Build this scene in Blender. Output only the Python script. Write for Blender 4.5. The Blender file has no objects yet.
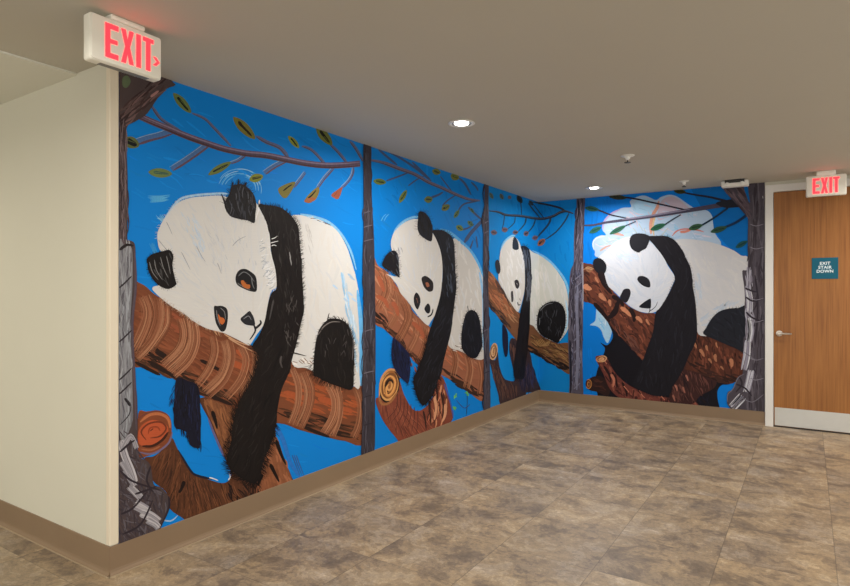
import bpy, bmesh, math, random
from mathutils import Vector, Matrix
from mathutils.geometry import tessellate_polygon
random.seed(7)
C = bpy.context.scene.collection
S = 1.1
ZC = 1.298*S                      # eye height
FPX, CX, CY = 590.0, 425.0, 291.3
TH = math.radians(33.0)
FW = (-math.sin(TH), math.cos(TH)); RT = (math.cos(TH), math.sin(TH))
H = 2.35*S                        # ceiling height
XL = -2.667*S                     # plane of the long mural wall
YN = 1.473*S                      # plane of the short cream wall
YB = 6.57*S                       # plane of the far wall
ZB = 0.135*S                      # top of the vinyl base
GY = 1.511*S                      # where the mural starts beside the corner guard
MX = -0.352*S                     # where the mural ends at the door frame

def ray(u, v):
    a = (u-CX)/FPX; b = (CY-v)/FPX
    return (FW[0]+a*RT[0], FW[1]+a*RT[1], b)
def on_left(u, v, X=XL):
    d = ray(u, v); t = X/d[0]; return (X, d[1]*t, ZC+d[2]*t)
def on_back(u, v, Y=YB):
    d = ray(u, v); t = Y/d[1]; return (d[0]*t, Y, ZC+d[2]*t)
def on_ceil(u, v, Z=H):
    d = ray(u, v); t = (Z-ZC)/d[2]; return (d[0]*t, d[1]*t, Z)
def proj(p):
    dx, dy, dz = p[0], p[1], p[2]-ZC
    w = dx*FW[0]+dy*FW[1]
    return (CX+FPX*(dx*RT[0]+dy*RT[1])/w, CY-FPX*dz/w)

# ------------------------------------------------------------------ materials
def lin(c):
    c = c/255.0
    return c/12.92 if c <= 0.04045 else ((c+0.055)/1.055)**2.4
def rgb(r, g, b, k=1.0): return (lin(r)*k, lin(g)*k, lin(b)*k, 1.0)
def new_mat(name):
    m = bpy.data.materials.new(name); m.use_nodes = True
    nt = m.node_tree
    return m, nt, nt.nodes['Principled BSDF']
def plain(name, col, rough=0.5, metal=0.0, var=0.04, scale=30, bump=0.0, spec=0.35):
    m, nt, b = new_mat(name)
    b.inputs['Roughness'].default_value = rough; b.inputs['Metallic'].default_value = metal
    b.inputs['Specular IOR Level'].default_value = spec
    tc = nt.nodes.new('ShaderNodeTexCoord'); n = nt.nodes.new('ShaderNodeTexNoise')
    n.inputs['Scale'].default_value = scale; n.inputs['Detail'].default_value = 4
    nt.links.new(tc.outputs['Object'], n.inputs['Vector'])
    mx = nt.nodes.new('ShaderNodeMix'); mx.data_type = 'RGBA'
    mx.inputs[6].default_value = tuple(c*(1-var) for c in col[:3])+(1,)
    mx.inputs[7].default_value = tuple(min(1, c*(1+var)) for c in col[:3])+(1,)
    nt.links.new(n.outputs['Fac'], mx.inputs[0]); nt.links.new(mx.outputs[2], b.inputs['Base Color'])
    if bump:
        bp = nt.nodes.new('ShaderNodeBump'); bp.inputs['Strength'].default_value = bump; bp.inputs['Distance'].default_value = 0.002
        n2 = nt.nodes.new('ShaderNodeTexNoise'); n2.inputs['Scale'].default_value = scale*8
        nt.links.new(tc.outputs['Object'], n2.inputs['Vector'])
        nt.links.new(n2.outputs['Fac'], bp.inputs['Height']); nt.links.new(bp.outputs['Normal'], b.inputs['Normal'])
    return m
def glow(name, col, strength, base=(.6, .6, .6, 1)):
    m, nt, b = new_mat(name)
    b.inputs['Base Color'].default_value = base
    b.inputs['Emission Color'].default_value = col; b.inputs['Emission Strength'].default_value = strength
    return m

def paint_material():
    m, nt, b = new_mat('brushed_paint')
    N = nt.nodes; L = nt.links
    at = N.new('ShaderNodeAttribute'); at.attribute_name = 'Col'
    uv = N.new('ShaderNodeUVMap'); uv.uv_map = 'UVMap'
    mp = N.new('ShaderNodeMapping'); mp.inputs['Scale'].default_value = (0.07, 0.75, 1)
    n = N.new('ShaderNodeTexNoise'); n.inputs['Scale'].default_value = 1.0; n.inputs['Detail'].default_value = 3; n.inputs['Roughness'].default_value = 0.6
    n.noise_dimensions = '2D'
    L.new(uv.outputs['UV'], mp.inputs['Vector']); L.new(mp.outputs['Vector'], n.inputs['Vector'])
    s = N.new('ShaderNodeMath'); s.operation = 'SUBTRACT'; s.inputs[1].default_value = 0.5; L.new(n.outputs['Fac'], s.inputs[0])
    a = N.new('ShaderNodeMath'); a.operation = 'MULTIPLY'; L.new(s.outputs[0], a.inputs[0]); L.new(at.outputs['Alpha'], a.inputs[1])
    p = N.new('ShaderNodeMath'); p.operation = 'MULTIPLY_ADD'; L.new(a.outputs[0], p.inputs[0]); p.inputs[1].default_value = 4.0; p.inputs[2].default_value = 1.0
    cl = N.new('ShaderNodeClamp'); cl.inputs['Min'].default_value = 0.25; cl.inputs['Max'].default_value = 2.2; L.new(p.outputs[0], cl.inputs['Value'])
    v = N.new('ShaderNodeVectorMath'); v.operation = 'SCALE'; L.new(at.outputs['Color'], v.inputs[0]); L.new(cl.outputs[0], v.inputs['Scale'])
    L.new(v.outputs[0], b.inputs['Base Color'])
    b.inputs['Roughness'].default_value = 0.6; b.inputs['Specular IOR Level'].default_value = 0.15
    return m

def floor_material():
    m, nt, b = new_mat('slate_look_tile')
    N = nt.nodes; L = nt.links
    PX, PY = 0.477*S, 0.4625*S
    geo = N.new('ShaderNodeNewGeometry')
    sub = N.new('ShaderNodeVectorMath'); sub.operation = 'SUBTRACT'; sub.inputs[1].default_value = (0.111*S, 3.193*S, 0)
    L.new(geo.outputs['Position'], sub.inputs[0])
    dv = N.new('ShaderNodeVectorMath'); dv.operation = 'DIVIDE'; dv.inputs[1].default_value = (PX, PY, 1); L.new(sub.outputs[0], dv.inputs[0])
    fl = N.new('ShaderNodeVectorMath'); fl.operation = 'FLOOR'; L.new(dv.outputs[0], fl.inputs[0])
    fr = N.new('ShaderNodeVectorMath'); fr.operation = 'FRACTION'; L.new(dv.outputs[0], fr.inputs[0])
    wn = N.new('ShaderNodeTexWhiteNoise'); wn.noise_dimensions = '3D'; L.new(fl.outputs[0], wn.inputs['Vector'])
    sc = N.new('ShaderNodeVectorMath'); sc.operation = 'SCALE'; sc.inputs['Scale'].default_value = 13.0; L.new(wn.outputs['Color'], sc.inputs[0])
    ad = N.new('ShaderNodeVectorMath'); ad.operation = 'ADD'; L.new(sub.outputs[0], ad.inputs[0]); L.new(sc.outputs[0], ad.inputs[1])
    def noise(scale, det, rough, dist, src):
        n = N.new('ShaderNodeTexNoise'); n.inputs['Scale'].default_value = scale; n.inputs['Detail'].default_value = det
        n.inputs['Roughness'].default_value = rough; n.inputs['Distortion'].default_value = dist; L.new(src, n.inputs['Vector']); return n
    mp = N.new('ShaderNodeMapping'); mp.inputs['Scale'].default_value = (0.95, 1.05, 1); L.new(ad.outputs[0], mp.inputs['Vector'])
    n1 = noise(4.2, 10, 0.72, 0.35, mp.outputs[0]); n2 = noise(34, 8, 0.85, 0.3, mp.outputs[0]); n3 = noise(2.2, 3, 0.5, 0.3, mp.outputs[0])
    r = N.new('ShaderNodeValToRGB'); e = r.color_ramp.elements
    e[0].position = 0.34; e[0].color = rgb(108, 96, 83); e[1].position = 0.66; e[1].color = rgb(182, 168, 150)
    for p_, c_ in ((0.45, rgb(132, 117, 99)), (0.475, rgb(152, 135, 112)), (0.53, rgb(148, 131, 108)), (0.55, rgb(170, 154, 131)), (0.60, rgb(157, 142, 122))):
        q = e.new(p_); q.color = c_
    L.new(n1.outputs['Fac'], r.inputs['Fac'])
    r2 = N.new('ShaderNodeValToRGB'); e = r2.color_ramp.elements
    e[0].position = 0.36; e[0].color = (0.66, 0.66, 0.68, 1); e[1].position = 0.64; e[1].color = (1.28, 1.26, 1.22, 1)
    L.new(n2.outputs['Fac'], r2.inputs['Fac'])
    m1 = N.new('ShaderNodeMix'); m1.data_type = 'RGBA'; m1.blend_type = 'MULTIPLY'; m1.inputs[0].default_value = 1
    L.new(r.outputs['Color'], m1.inputs[6]); L.new(r2.outputs['Color'], m1.inputs[7])
    r3 = N.new('ShaderNodeValToRGB'); e = r3.color_ramp.elements
    e[0].position = 0.35; e[0].color = (0.8, 0.8, 0.84, 1); e[1].position = 0.65; e[1].color = (1.15, 1.1, 1.0, 1)
    L.new(n3.outputs['Fac'], r3.inputs['Fac'])
    m2 = N.new('ShaderNodeMix'); m2.data_type = 'RGBA'; m2.blend_type = 'MULTIPLY'; m2.inputs[0].default_value = 1
    L.new(m1.outputs[2], m2.inputs[6]); L.new(r3.outputs['Color'], m2.inputs[7])
    # joints
    sp = N.new('ShaderNodeSeparateXYZ'); L.new(fr.outputs[0], sp.inputs[0])
    def joint(out, pitch, w):
        a = N.new('ShaderNodeMath'); a.operation = 'SUBTRACT'; a.inputs[1].default_value = 0.5; L.new(out, a.inputs[0])
        c = N.new('ShaderNodeMath'); c.operation = 'ABSOLUTE'; L.new(a.outputs[0], c.inputs[0])
        d = N.new('ShaderNodeMath'); d.operation = 'GREATER_THAN'; d.inputs[1].default_value = 0.5-w/pitch/2; L.new(c.outputs[0], d.inputs[0]); return d
    jx = joint(sp.outputs['X'], PX, 0.0045); jy = joint(sp.outputs['Y'], PY, 0.0035)
    mxx = N.new('ShaderNodeMath'); mxx.operation = 'MAXIMUM'; L.new(jx.outputs[0], mxx.inputs[0]); L.new(jy.outputs[0], mxx.inputs[1])
    jf = N.new('ShaderNodeMath'); jf.operation = 'MULTIPLY'; jf.inputs[1].default_value = 0.5; L.new(mxx.outputs[0], jf.inputs[0])
    m3 = N.new('ShaderNodeMix'); m3.data_type = 'RGBA'; L.new(jf.outputs[0], m3.inputs[0]); L.new(m2.outputs[2], m3.inputs[6]); m3.inputs[7].default_value = rgb(66, 58, 50)
    L.new(m3.outputs[2], b.inputs['Base Color'])
    rr = N.new('ShaderNodeMapRange'); rr.inputs['To Min'].default_value = 0.36; rr.inputs['To Max'].default_value = 0.52; L.new(n2.outputs['Fac'], rr.inputs['Value']); L.new(rr.outputs[0], b.inputs['Roughness'])
    b.inputs['Specular IOR Level'].default_value = 0.5
    bp = N.new('ShaderNodeBump'); bp.inputs['Strength'].default_value = 0.25; bp.inputs['Distance'].default_value = 0.002
    L.new(n2.outputs['Fac'], bp.inputs['Height']); L.new(bp.outputs['Normal'], b.inputs['Normal'])
    return m

def oak_material():
    m, nt, b = new_mat('oak_veneer')
    N = nt.nodes; L = nt.links
    geo = N.new('ShaderNodeNewGeometry')
    mp = N.new('ShaderNodeMapping'); mp.inputs['Scale'].default_value = (1.0, 1.0, 0.13); L.new(geo.outputs['Position'], mp.inputs['Vector'])
    big = N.new('ShaderNodeTexNoise'); big.inputs['Scale'].default_value = 3.0; big.inputs['Detail'].default_value = 2; L.new(mp.outputs[0], big.inputs['Vector'])
    ml = N.new('ShaderNodeMath'); ml.operation = 'MULTIPLY'; ml.inputs[1].default_value = 26; L.new(big.outputs['Fac'], ml.inputs[0])
    sn = N.new('ShaderNodeMath'); sn.operation = 'SINE'; L.new(ml.outputs[0], sn.inputs[0])
    mp2 = N.new('ShaderNodeMapping'); mp2.inputs['Scale'].default_value = (90, 90, 2.5); L.new(geo.outputs['Position'], mp2.inputs['Vector'])
    fn = N.new('ShaderNodeTexNoise'); fn.inputs['Scale'].default_value = 1.0; fn.inputs['Detail'].default_value = 4; L.new(mp2.outputs[0], fn.inputs['Vector'])
    mp3 = N.new('ShaderNodeMapping'); mp3.inputs['Scale'].default_value = (5, 5, 0.5); L.new(geo.outputs['Position'], mp3.inputs['Vector'])
    mn = N.new('ShaderNodeTexNoise'); mn.inputs['Scale'].default_value = 1.0; mn.inputs['Detail'].default_value = 2; L.new(mp3.outputs[0], mn.inputs['Vector'])
    a = N.new('ShaderNodeMath'); a.operation = 'MULTIPLY_ADD'; L.new(sn.outputs[0], a.inputs[0]); a.inputs[1].default_value = 0.025; L.new(fn.outputs['Fac'], a.inputs[2])
    c = N.new('ShaderNodeMath'); c.operation = 'MULTIPLY_ADD'; L.new(mn.outputs['Fac'], c.inputs[0]); c.inputs[1].default_value = 0.35; L.new(a.outputs[0], c.inputs[2])
    r = N.new('ShaderNodeValToRGB'); e = r.color_ramp.elements
    e[0].position = 0.40; e[0].color = rgb(132, 82, 36); e[1].position = 0.95; e[1].color = rgb(168, 112, 56)
    L.new(c.outputs[0], r.inputs['Fac']); L.new(r.outputs['Color'], b.inputs['Base Color'])
    b.inputs['Roughness'].default_value = 0.38; b.inputs['Specular IOR Level'].default_value = 0.4
    return m

M = dict(
    wall=plain('cream_wall_paint', rgb(208, 205, 187), 0.6, var=0.015, scale=4, bump=0.05),
    ceil=plain('ceiling_paint', rgb(194, 190, 177), 0.8, var=0.02, scale=2, bump=0.05),
    ceil2=plain('soffit_tone', rgb(222, 222, 210), 0.8, var=0.02, scale=2, bump=0.05),  # paler and greyer than the main ceiling
    guard=plain('cream_vinyl_guard', rgb(224, 213, 190), 0.4, var=0.02, scale=8),
    base=plain('taupe_vinyl_base', rgb(134, 112, 88), 0.42, var=0.05, scale=5),
    frame=plain('white_frame_enamel', rgb(228, 226, 220), 0.35, var=0.02, scale=8),
    steel=plain('brushed_steel_plate', rgb(204, 204, 198), 0.4, metal=0.2, var=0.05, scale=10),
    nickel=plain('satin_nickel', rgb(205, 196, 184), 0.28, metal=0.9, var=0.03, scale=20),
    grey=plain('grey_plastic', rgb(128, 126, 118), 0.4),
    dark=plain('dark_plastic', rgb(52, 50, 48), 0.5),
    black=plain('gap_shade_black', rgb(18, 17, 16), 0.8),
    white=plain('white_plastic', rgb(232, 230, 222), 0.35, var=0.02),
    signw=plain('sign_housing_plastic', rgb(242, 240, 226), 0.3, var=0.02, scale=6),
    teal=plain('teal_sign_acrylic', rgb(0, 90, 112), 0.6, var=0.04, scale=20),
    letter=plain('white_sign_letter', rgb(222, 236, 240), 0.5, var=0.01),
    oak=oak_material(), floor=floor_material(), paint=paint_material(),
    red=glow('red_led_letters', (1.0, 0.016, 0.024, 1), 3.4, (.4, .02, .03, 1)),
    lamp=glow('lamp_lens', (1.0, 0.97, 0.92, 1), 14.0),
    reflector=plain('lamp_reflector', rgb(150, 150, 150), 0.3, metal=0.5),
)

# ------------------------------------------------------------------ mesh helpers
def tag(o, label=None, cat=None, group=None, kind=None):
    for k, v in (('label', label), ('category', cat), ('group', group), ('kind', kind)):
        if v: o[k] = v
    return o
def thing(name, loc, label, cat, group=None, kind=None):
    o = bpy.data.objects.new(name, None); C.objects.link(o); o.location = loc
    o.empty_display_size = 0.1; o['org'] = [float(c) for c in loc]
    tag(o, label, cat, group, kind); return o
def origin(o): return Vector(o['org']) if o is not None and 'org' in o else Vector((0, 0, 0))
class MB:
    def __init__(s): s.bm = bmesh.new()
    def box(s, x0, x1, y0, y1, z0, z1):
        vs = [s.bm.verts.new((x, y, z)) for x in (x0, x1) for y in (y0, y1) for z in (z0, z1)]
        for f in ((0, 1, 3, 2), (4, 6, 7, 5), (0, 4, 5, 1), (2, 3, 7, 6), (0, 2, 6, 4), (1, 5, 7, 3)):
            s.bm.faces.new([vs[i] for i in f])
        return s
    def prism(s, pts, fn, d0, d1):
        """closed 2-D outline pts pushed through fn(a,b,d) between depths d0 and d1"""
        a = [s.bm.verts.new(fn(p[0], p[1], d0)) for p in pts]; b = [s.bm.verts.new(fn(p[0], p[1], d1)) for p in pts]
        n = len(pts)
        s.bm.faces.new(a); s.bm.faces.new(b[::-1])
        for i in range(n): s.bm.faces.new((a[i], b[i], b[(i+1) % n], a[(i+1) % n]))
        return s
    def lathe(s, prof, c, n=40, axis='z', close=True):
        rings = []
        for r, h in prof:
            ring = []
            for i in range(n):
                t = 2*math.pi*i/n; x, y = r*math.cos(t), r*math.sin(t)
                p = (x, y, h) if axis == 'z' else ((x, h, y) if axis == 'y' else (h, x, y))
                ring.append(s.bm.verts.new((c[0]+p[0], c[1]+p[1], c[2]+p[2])))
            rings.append(ring)
        for a, b in zip(rings, rings[1:]):
            for i in range(n): s.bm.faces.new((a[i], b[i], b[(i+1) % n], a[(i+1) % n]))
        if close:
            s.bm.faces.new(rings[0]); s.bm.faces.new(rings[-1][::-1])
        return s
    def build(s, name, mat, parent=None, bevel=0, smooth=False, seg=3):
        bmesh.ops.recalc_face_normals(s.bm, faces=s.bm.faces)
        if bevel:
            es = [e for e in s.bm.edges if len(e.link_faces) == 2 and e.calc_face_angle(0) > 0.6]
            bmesh.ops.bevel(s.bm, geom=es, offset=bevel, segments=seg, affect='EDGES', profile=0.5)
        org = origin(parent)
        for v in s.bm.verts: v.co -= org
        me = bpy.data.meshes.new(name); s.bm.to_mesh(me); s.bm.free()
        me.materials.append(mat)
        if smooth:
            for p in me.polygons: p.use_smooth = True
            me.set_sharp_from_angle(angle=math.radians(35))
        o = bpy.data.objects.new(name, me); C.objects.link(o)
        if parent is not None: o.parent = parent; o['org'] = [float(c) for c in org]
        return o
def struct(name, mb, mat, **k):
    return tag(mb.build(name, mat, **k), kind='structure')

# ------------------------------------------------------------------ the room
XR, YF, XO = 3.4, -3.6, -6.6      # right wall, rear wall, hall end
struct('floor', MB().box(XO, XR+.1, YF-.1, YB+.1, -0.1, 0), M['floor'])
XS = -2.957*S
struct('ceiling', MB().box(XS, XR+.1, YF-.1, YB+.1, H, H+.1), M['ceil'])
struct('ceiling', MB().box(XO, XS, YF-.1, YN+.02, H-.010, H+.08), M['ceil2'])
struct('wall_left', MB().box(XL-.15, XL, YN, YB+.1, 0, H), M['wall'])
struct('wall_near', MB().box(XO, XL-.15, YN, YN+.15, 0, H-.010).box(XS, XL-.15, YN, YN+.15, H-.010, H), M['wall'])
DX0, DX1, DZ = -0.348*S, 0.70*S, 2.318*S     # outer size of the door frame
struct('wall_back', MB().box(XL, DX0, YB, YB+.12, 0, H).box(DX0, DX1, YB, YB+.12, DZ, H).box(DX1, XR, YB, YB+.12, 0, H), M['wall'])
struct('wall_outer', MB().box(XO-.1, XO, YF, YN+.15, 0, H), M['wall'])

def base_profile():               # (out from the wall, height): vinyl cove base with a toe
    return [(0, 0), (0.016, 0), (0.0155, 0.006), (0.008, 0.018), (0.0055, 0.03), (0.0055, ZB-.003), (0.0045, ZB), (0, ZB)]
def base_run(name, fn, a, b):
    mb = MB(); mb.prism(base_profile(), fn, a, b); return struct(name, mb, M['base'])
base_run('baseboard_left', lambda p, z, d: (XL+p, d, z), YN-.006, YB)
base_run('baseboard_back', lambda p, z, d: (d, YB-p, z), XL+.005, DX0)
base_run('baseboard_right', lambda p, z, d: (d, YB-p, z), DX1, XR)
base_run('baseboard_near', lambda p, z, d: (d, YN-p, z), XO, XL+.0058)
cb = plain('caulk', rgb(168, 150, 124), 0.6)
struct('trim_2', MB().box(XL+.012, XL+.021, YN-.016, YB-.02, 0, 0.0035), cb)
struct('trim_3', MB().box(XO, XL+.021, YN-.021, YN-.012, 0, 0.0035), cb)
struct('trim_4', MB().box(XL+.02, DX0, YB-.021, YB-.012, 0, 0.0035), cb)
# corner guard
g = MB(); g.prism([(XL-.030, YN), (XL-.030, YN-.003), (XL+.0005, YN-.0045), (XL+.0045, YN-.0005), (XL+.0045, GY-.002), (XL+.0035, GY), (XL, GY), (XL, YN)],
                  lambda x, y, d: (x, y, d), ZB+.005, H-.002)
struct('trim_1', g, M['guard'])

# ------------------------------------------------------------------ door
door = thing('door_1', ((DX0+DX1)/2, YB, 0), None, None, kind='structure')
FI = 0.068*S                                   # face width of the frame
lx0, lx1, lz = DX0+FI, DX1-FI, DZ-FI
MB().prism([(DX0, 0), (lx0, 0), (lx0, lz), (lx1, lz), (lx1, 0), (DX1, 0), (DX1, DZ), (DX0, DZ)],
           lambda x, z, d: (x, d, z), YB-.018, YB+.10).build('door_frame', M['frame'], door, bevel=.003, seg=2)
leaf = MB().box(lx0+.003, lx1-.003, YB+.012, YB+.056, 0.012, lz-.004).build('door_leaf', M['oak'], door, bevel=.002, seg=1)
MB().box(lx0+.012, lx1-.012, YB+.0095, YB+.0125, 0.016, 0.186*S).build('kick_plate', M['steel'], door, bevel=.0008, seg=1)
MB().box(lx0, lx1, YB+.004, YB+.09, 0, .0115).build('threshold', M['dark'], door)
MB().box(lx0, lx1, YB+.075, YB+.10, .012, lz).build('gap_shade_sheet', M['black'], door)  # black sheet across the opening, stands in for shade in the gaps round the leaf
hp = on_back(779.3, 333.3, YB+.012); hx, hz = hp[0], hp[2]
hd = MB().lathe([(.030, 0), (.031, -.004), (.029, -.010), (.012, -.012), (.0115, -.052), (.010, -.056)], (hx, YB+.012, hz), axis='y').build('door_handle', M['nickel'], door, smooth=True)
lv = MB()
prof = []
for i in range(13):
    t = i/12; x = hx-.012+t*.125
    h = .0125-.004*t; d = YB+.012-.050+.006*math.sin(t*math.pi)
    ring = [lv.bm.verts.new((x, d-.007*math.cos(a), hz+h*math.sin(a))) for a in [2*math.pi*k/12 for k in range(12)]]
    prof.append(ring)
for a, b_ in zip(prof, prof[1:]):
    for k in range(12): lv.bm.faces.new((a[k], b_[k], b_[(k+1) % 12], a[(k+1) % 12]))
lv.bm.faces.new(prof[0]); lv.bm.faces.new(prof[-1][::-1])
lv.build('lever', M['nickel'], hd, smooth=True)

# teal sign on the door
a = on_back(811.8, 258, YB+.01); b2 = on_back(838.3, 280, YB+.01)
sx0, sx1, sz1, sz0 = a[0], b2[0], a[2], on_back(811.8, 279, YB+.01)[2]
sg = thing('door_sign', ((sx0+sx1)/2, YB+.012, sz0), 'teal plastic sign reading EXIT STAIR DOWN on the brown wooden door', 'sign')
MB().box(sx0, sx1, YB+.008, YB+.012, sz0, sz1).build('plate', M['teal'], sg, bevel=.0012, seg=2)
def text_mesh(txt, size, cx, y, cz, parent, mat, name='lettering'):
    cu = bpy.data.curves.new('t', 'FONT'); cu.body = txt; cu.size = size; cu.align_x = 'CENTER'; cu.extrude = .0006
    cu.space_line = 0.98; cu.space_character = 1.08; cu.offset = size*0.03
    to = bpy.data.objects.new('t', cu); C.objects.link(to)
    dg = bpy.context.evaluated_depsgraph_get(); me = bpy.data.meshes.new_from_object(to.evaluated_get(dg))
    bpy.data.objects.remove(to); bpy.data.curves.remove(cu)
    me.transform(Matrix.Translation(Vector((cx, y, cz))-origin(parent)) @ Matrix.Rotation(math.pi/2, 4, 'X'))
    me.materials.clear(); me.materials.append(mat); me.name = name
    o = bpy.data.objects.new(name, me); C.objects.link(o); o.parent = parent; return o
hh = sz1-sz0
text_mesh('EXIT\nSTAIR\nDOWN', hh*0.19, (sx0+sx1)/2, YB+.0075, sz1-hh*0.33, sg, M['letter'])
br = MB()
for row, n_ in enumerate((9,)):
    for i in range(n_):
        for (ax, az) in ((0, 0), (.0035, 0), (0, -.0035)):
            if random.random() < .7:
                x = (sx0+sx1)/2-.045+i*.0105+ax; z = sz0+hh*.14+az
                br.lathe([(.0011, 0), (.0006, -.0007)], (x, YB+.0079, z), n=8, axis='y')
br.build('braille', M['teal'], sg)

# ------------------------------------------------------------------ exit signs
def rrect(x0, x1, z0, z1, r, n=5):
    out = []
    for cx, cz, a0 in ((x1-r, z1-r, 0), (x0+r, z1-r, 90), (x0+r, z0+r, 180), (x1-r, z0+r, 270)):
        for i in range(n+1):
            t = math.radians(a0+90*i/n); out.append((cx+r*math.cos(t), cz+r*math.sin(t)))
    return out
def exit_letters(fn, w, h, mb, d0, d1, arrow):
    """EXIT as block letters; a from 0..w to the right as read, b from 0..h"""
    st = 0.148*h                                       # stroke width
    lw = w/4.0
    x = 0
    def P(pts): mb.prism(pts, fn, d0, d1)
    e = w*0.26
    P([(0, 0), (e, 0), (e, st), (st, st), (st, h*.5-st*.42), (e*.93, h*.5-st*.42), (e*.93, h*.5+st*.42), (st, h*.5+st*.42), (st, h-st), (e, h-st), (e, h), (0, h)])
    x0 = w*0.315; xw = w*0.26; s = st*.95
    P([(x0, 0), (x0+s, 0), (x0+xw/2, h*.29), (x0+xw-s, 0), (x0+xw, 0), (x0+xw/2+s*.52, h*.5), (x0+xw, h), (x0+xw-s, h), (x0+xw/2, h*.71), (x0+s, h), (x0, h), (x0+xw/2-s*.52, h*.5)])
    x0 = w*0.625
    P([(x0, 0), (x0+st, 0), (x0+st, h), (x0, h)])
    x0 = w*0.765; tw = w*0.235; c = x0+tw/2
    P([(c-st/2, 0), (c+st/2, 0), (c+st/2, h-st*.85), (x0+tw, h-st*.85), (x0+tw, h), (x0, h), (x0, h-st*.85), (c-st/2, h-st*.85)])
    if arrow:
        ax = w*0.99; t = st*.5; aw = w*.10; ah = h*.13; cz = h*.36
        P([(ax, cz+ah), (ax+t*1.4, cz+ah), (ax+aw+t, cz), (ax+t*1.4, cz-ah), (ax, cz-ah), (ax+aw-t*.4, cz)])
def make_exit(loc, fn, width, height, depth, label, arrow, top_gap):
    """fn(a, b, d): a to the right as read, b up from the sign's lower edge, d towards the reader"""
    t = thing('exit_sign', loc, label, 'exit sign', 'red lettered exit signs')
    mb = MB(); mb.prism(rrect(0, width, 0, height, .012), fn, -depth+.006, -.006); mb.build('housing', M['signw'], t, bevel=.006, smooth=True)
    mb = MB(); mb.prism(rrect(.004, width-.004, .004, height-.004, .012), fn, -.008, 0); mb.build('face_plate', M['signw'], t, bevel=.003, smooth=True)
    lw, lh = width*(.68 if arrow else .66), height*.74
    mx = width*.19 if arrow else width*.17
    mb = MB(); exit_letters(lambda a, b, d: fn(a+mx, b+height*.13, d), lw, lh, mb, -.001, .0012, arrow); mb.build('lettering', M['red'], t)
    mb = MB(); mb.prism(rrect(width*.26, width*.74, height-.003, height+top_gap, .006), fn, -depth*.5-.035, -depth*.5+.035); mb.build('canopy', M['signw'], t, bevel=.006, smooth=True)
    mb = MB(); mb.prism([(width*.16, -.0015), (width*.84, -.0015), (width*.84, .004), (width*.16, .004)], fn, -depth*.75, -depth*.3); mb.build('test_panel', M['grey'], t)
    return t
# near sign: faces the room (+x), read from right of the camera, hangs under the ceiling
ex, ey0, ey1 = -2.215*S, 1.150*S, 1.437*S
ez0, ez1 = 2.158*S, 2.333*S
make_exit((ex-.03, (ey0+ey1)/2, H), lambda a, b, d: (ex+d, ey0+a, ez0+b), ey1-ey0, ez1-ez0, .062,
          'exit sign with a right-pointing chevron, hanging above the corner of the cream wall', True, H-ez1)
FYs = 6.22*S
w0 = on_back(805.9, 176.7, FYs); w1 = on_back(846.7, 173.4, FYs); w2 = on_back(805.9, 197.2, FYs)
make_exit(((w0[0]+w1[0])/2, FYs+.03, H), lambda a, b, d: (w0[0]+a, FYs-d, w2[2]+b), w1[0]-w0[0], w0[2]-w2[2], .055,
          'small exit sign without arrow, hanging in front of the wooden door', False, H-w0[2])

# ------------------------------------------------------------------ ceiling fittings
def make_downlight(x, y, label, group='recessed downlights in the ceiling'):
    t = thing('downlight', (x, y, H), label, 'ceiling light', group)
    MB().lathe([(.070, -.001), (.090, -.001), (.093, -.004), (.090, -.007), (.078, -.0085), (.070, -.006)], (x, y, H), close=False).build('trim_ring', M['white'], t, smooth=True)
    MB().lathe([(.074, -.006), (.066, -.003), (.056, -.0012), (.046, -.0012)], (x, y, H), close=False).build('reflector', M['reflector'], t, smooth=True)
    MB().lathe([(.050, -.0012), (.044, -.0085), (.03, -.0115), (.001, -.0125)], (x, y, H)).build('lens', M['lamp'], t, smooth=True)
    return t
def lamp_light(x, y, power, col=(1, .95, .88), size=.13, z=None):
    ld = bpy.data.lights.new('downlight_lamp', 'AREA'); ld.shape = 'DISK'; ld.size = size; ld.energy = power; ld.spread = math.radians(168); ld.color = col
    o = bpy.data.objects.new('downlight_lamp', ld); C.objects.link(o); o.location = (x, y, (z or H)-.016); return o
LX = -1.808*S
l1 = on_ceil(461.5, 123); l2 = on_ceil(594, 187.6)
LW = 28
make_downlight(l1[0], l1[1], 'larger glowing recessed downlight in mid ceiling, nearer of the two')
make_downlight(l2[0], l2[1], 'small glowing recessed downlight near the room corner, farther of the two')
lamp_light(l1[0], l1[1], LW, (1, .96, .92)); lamp_light(l2[0], l2[1], LW*.8, (1, .97, .95))
for x, y, p, c in ((LX, .48*S, .8, (1, .95, .88)), (LX, -2.2*S, .9, (1, .95, .88)), (1.1, 6.3, 1.3, (1, .93, .85)), (1.1, 3.52, .9, (1, .93, .85)), (1.1, .6, 1, (1, .94, .86)),
                   (1.1, -2.4, 1, (1, .94, .86)), (-4.7, .2, .55, (1, .93, .82)), (-4.9, -2.4, .8, (1, .93, .82))):
    z = H if x > XS else H-.010
    lamp_light(x, y, LW*p, c, z=z)

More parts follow.
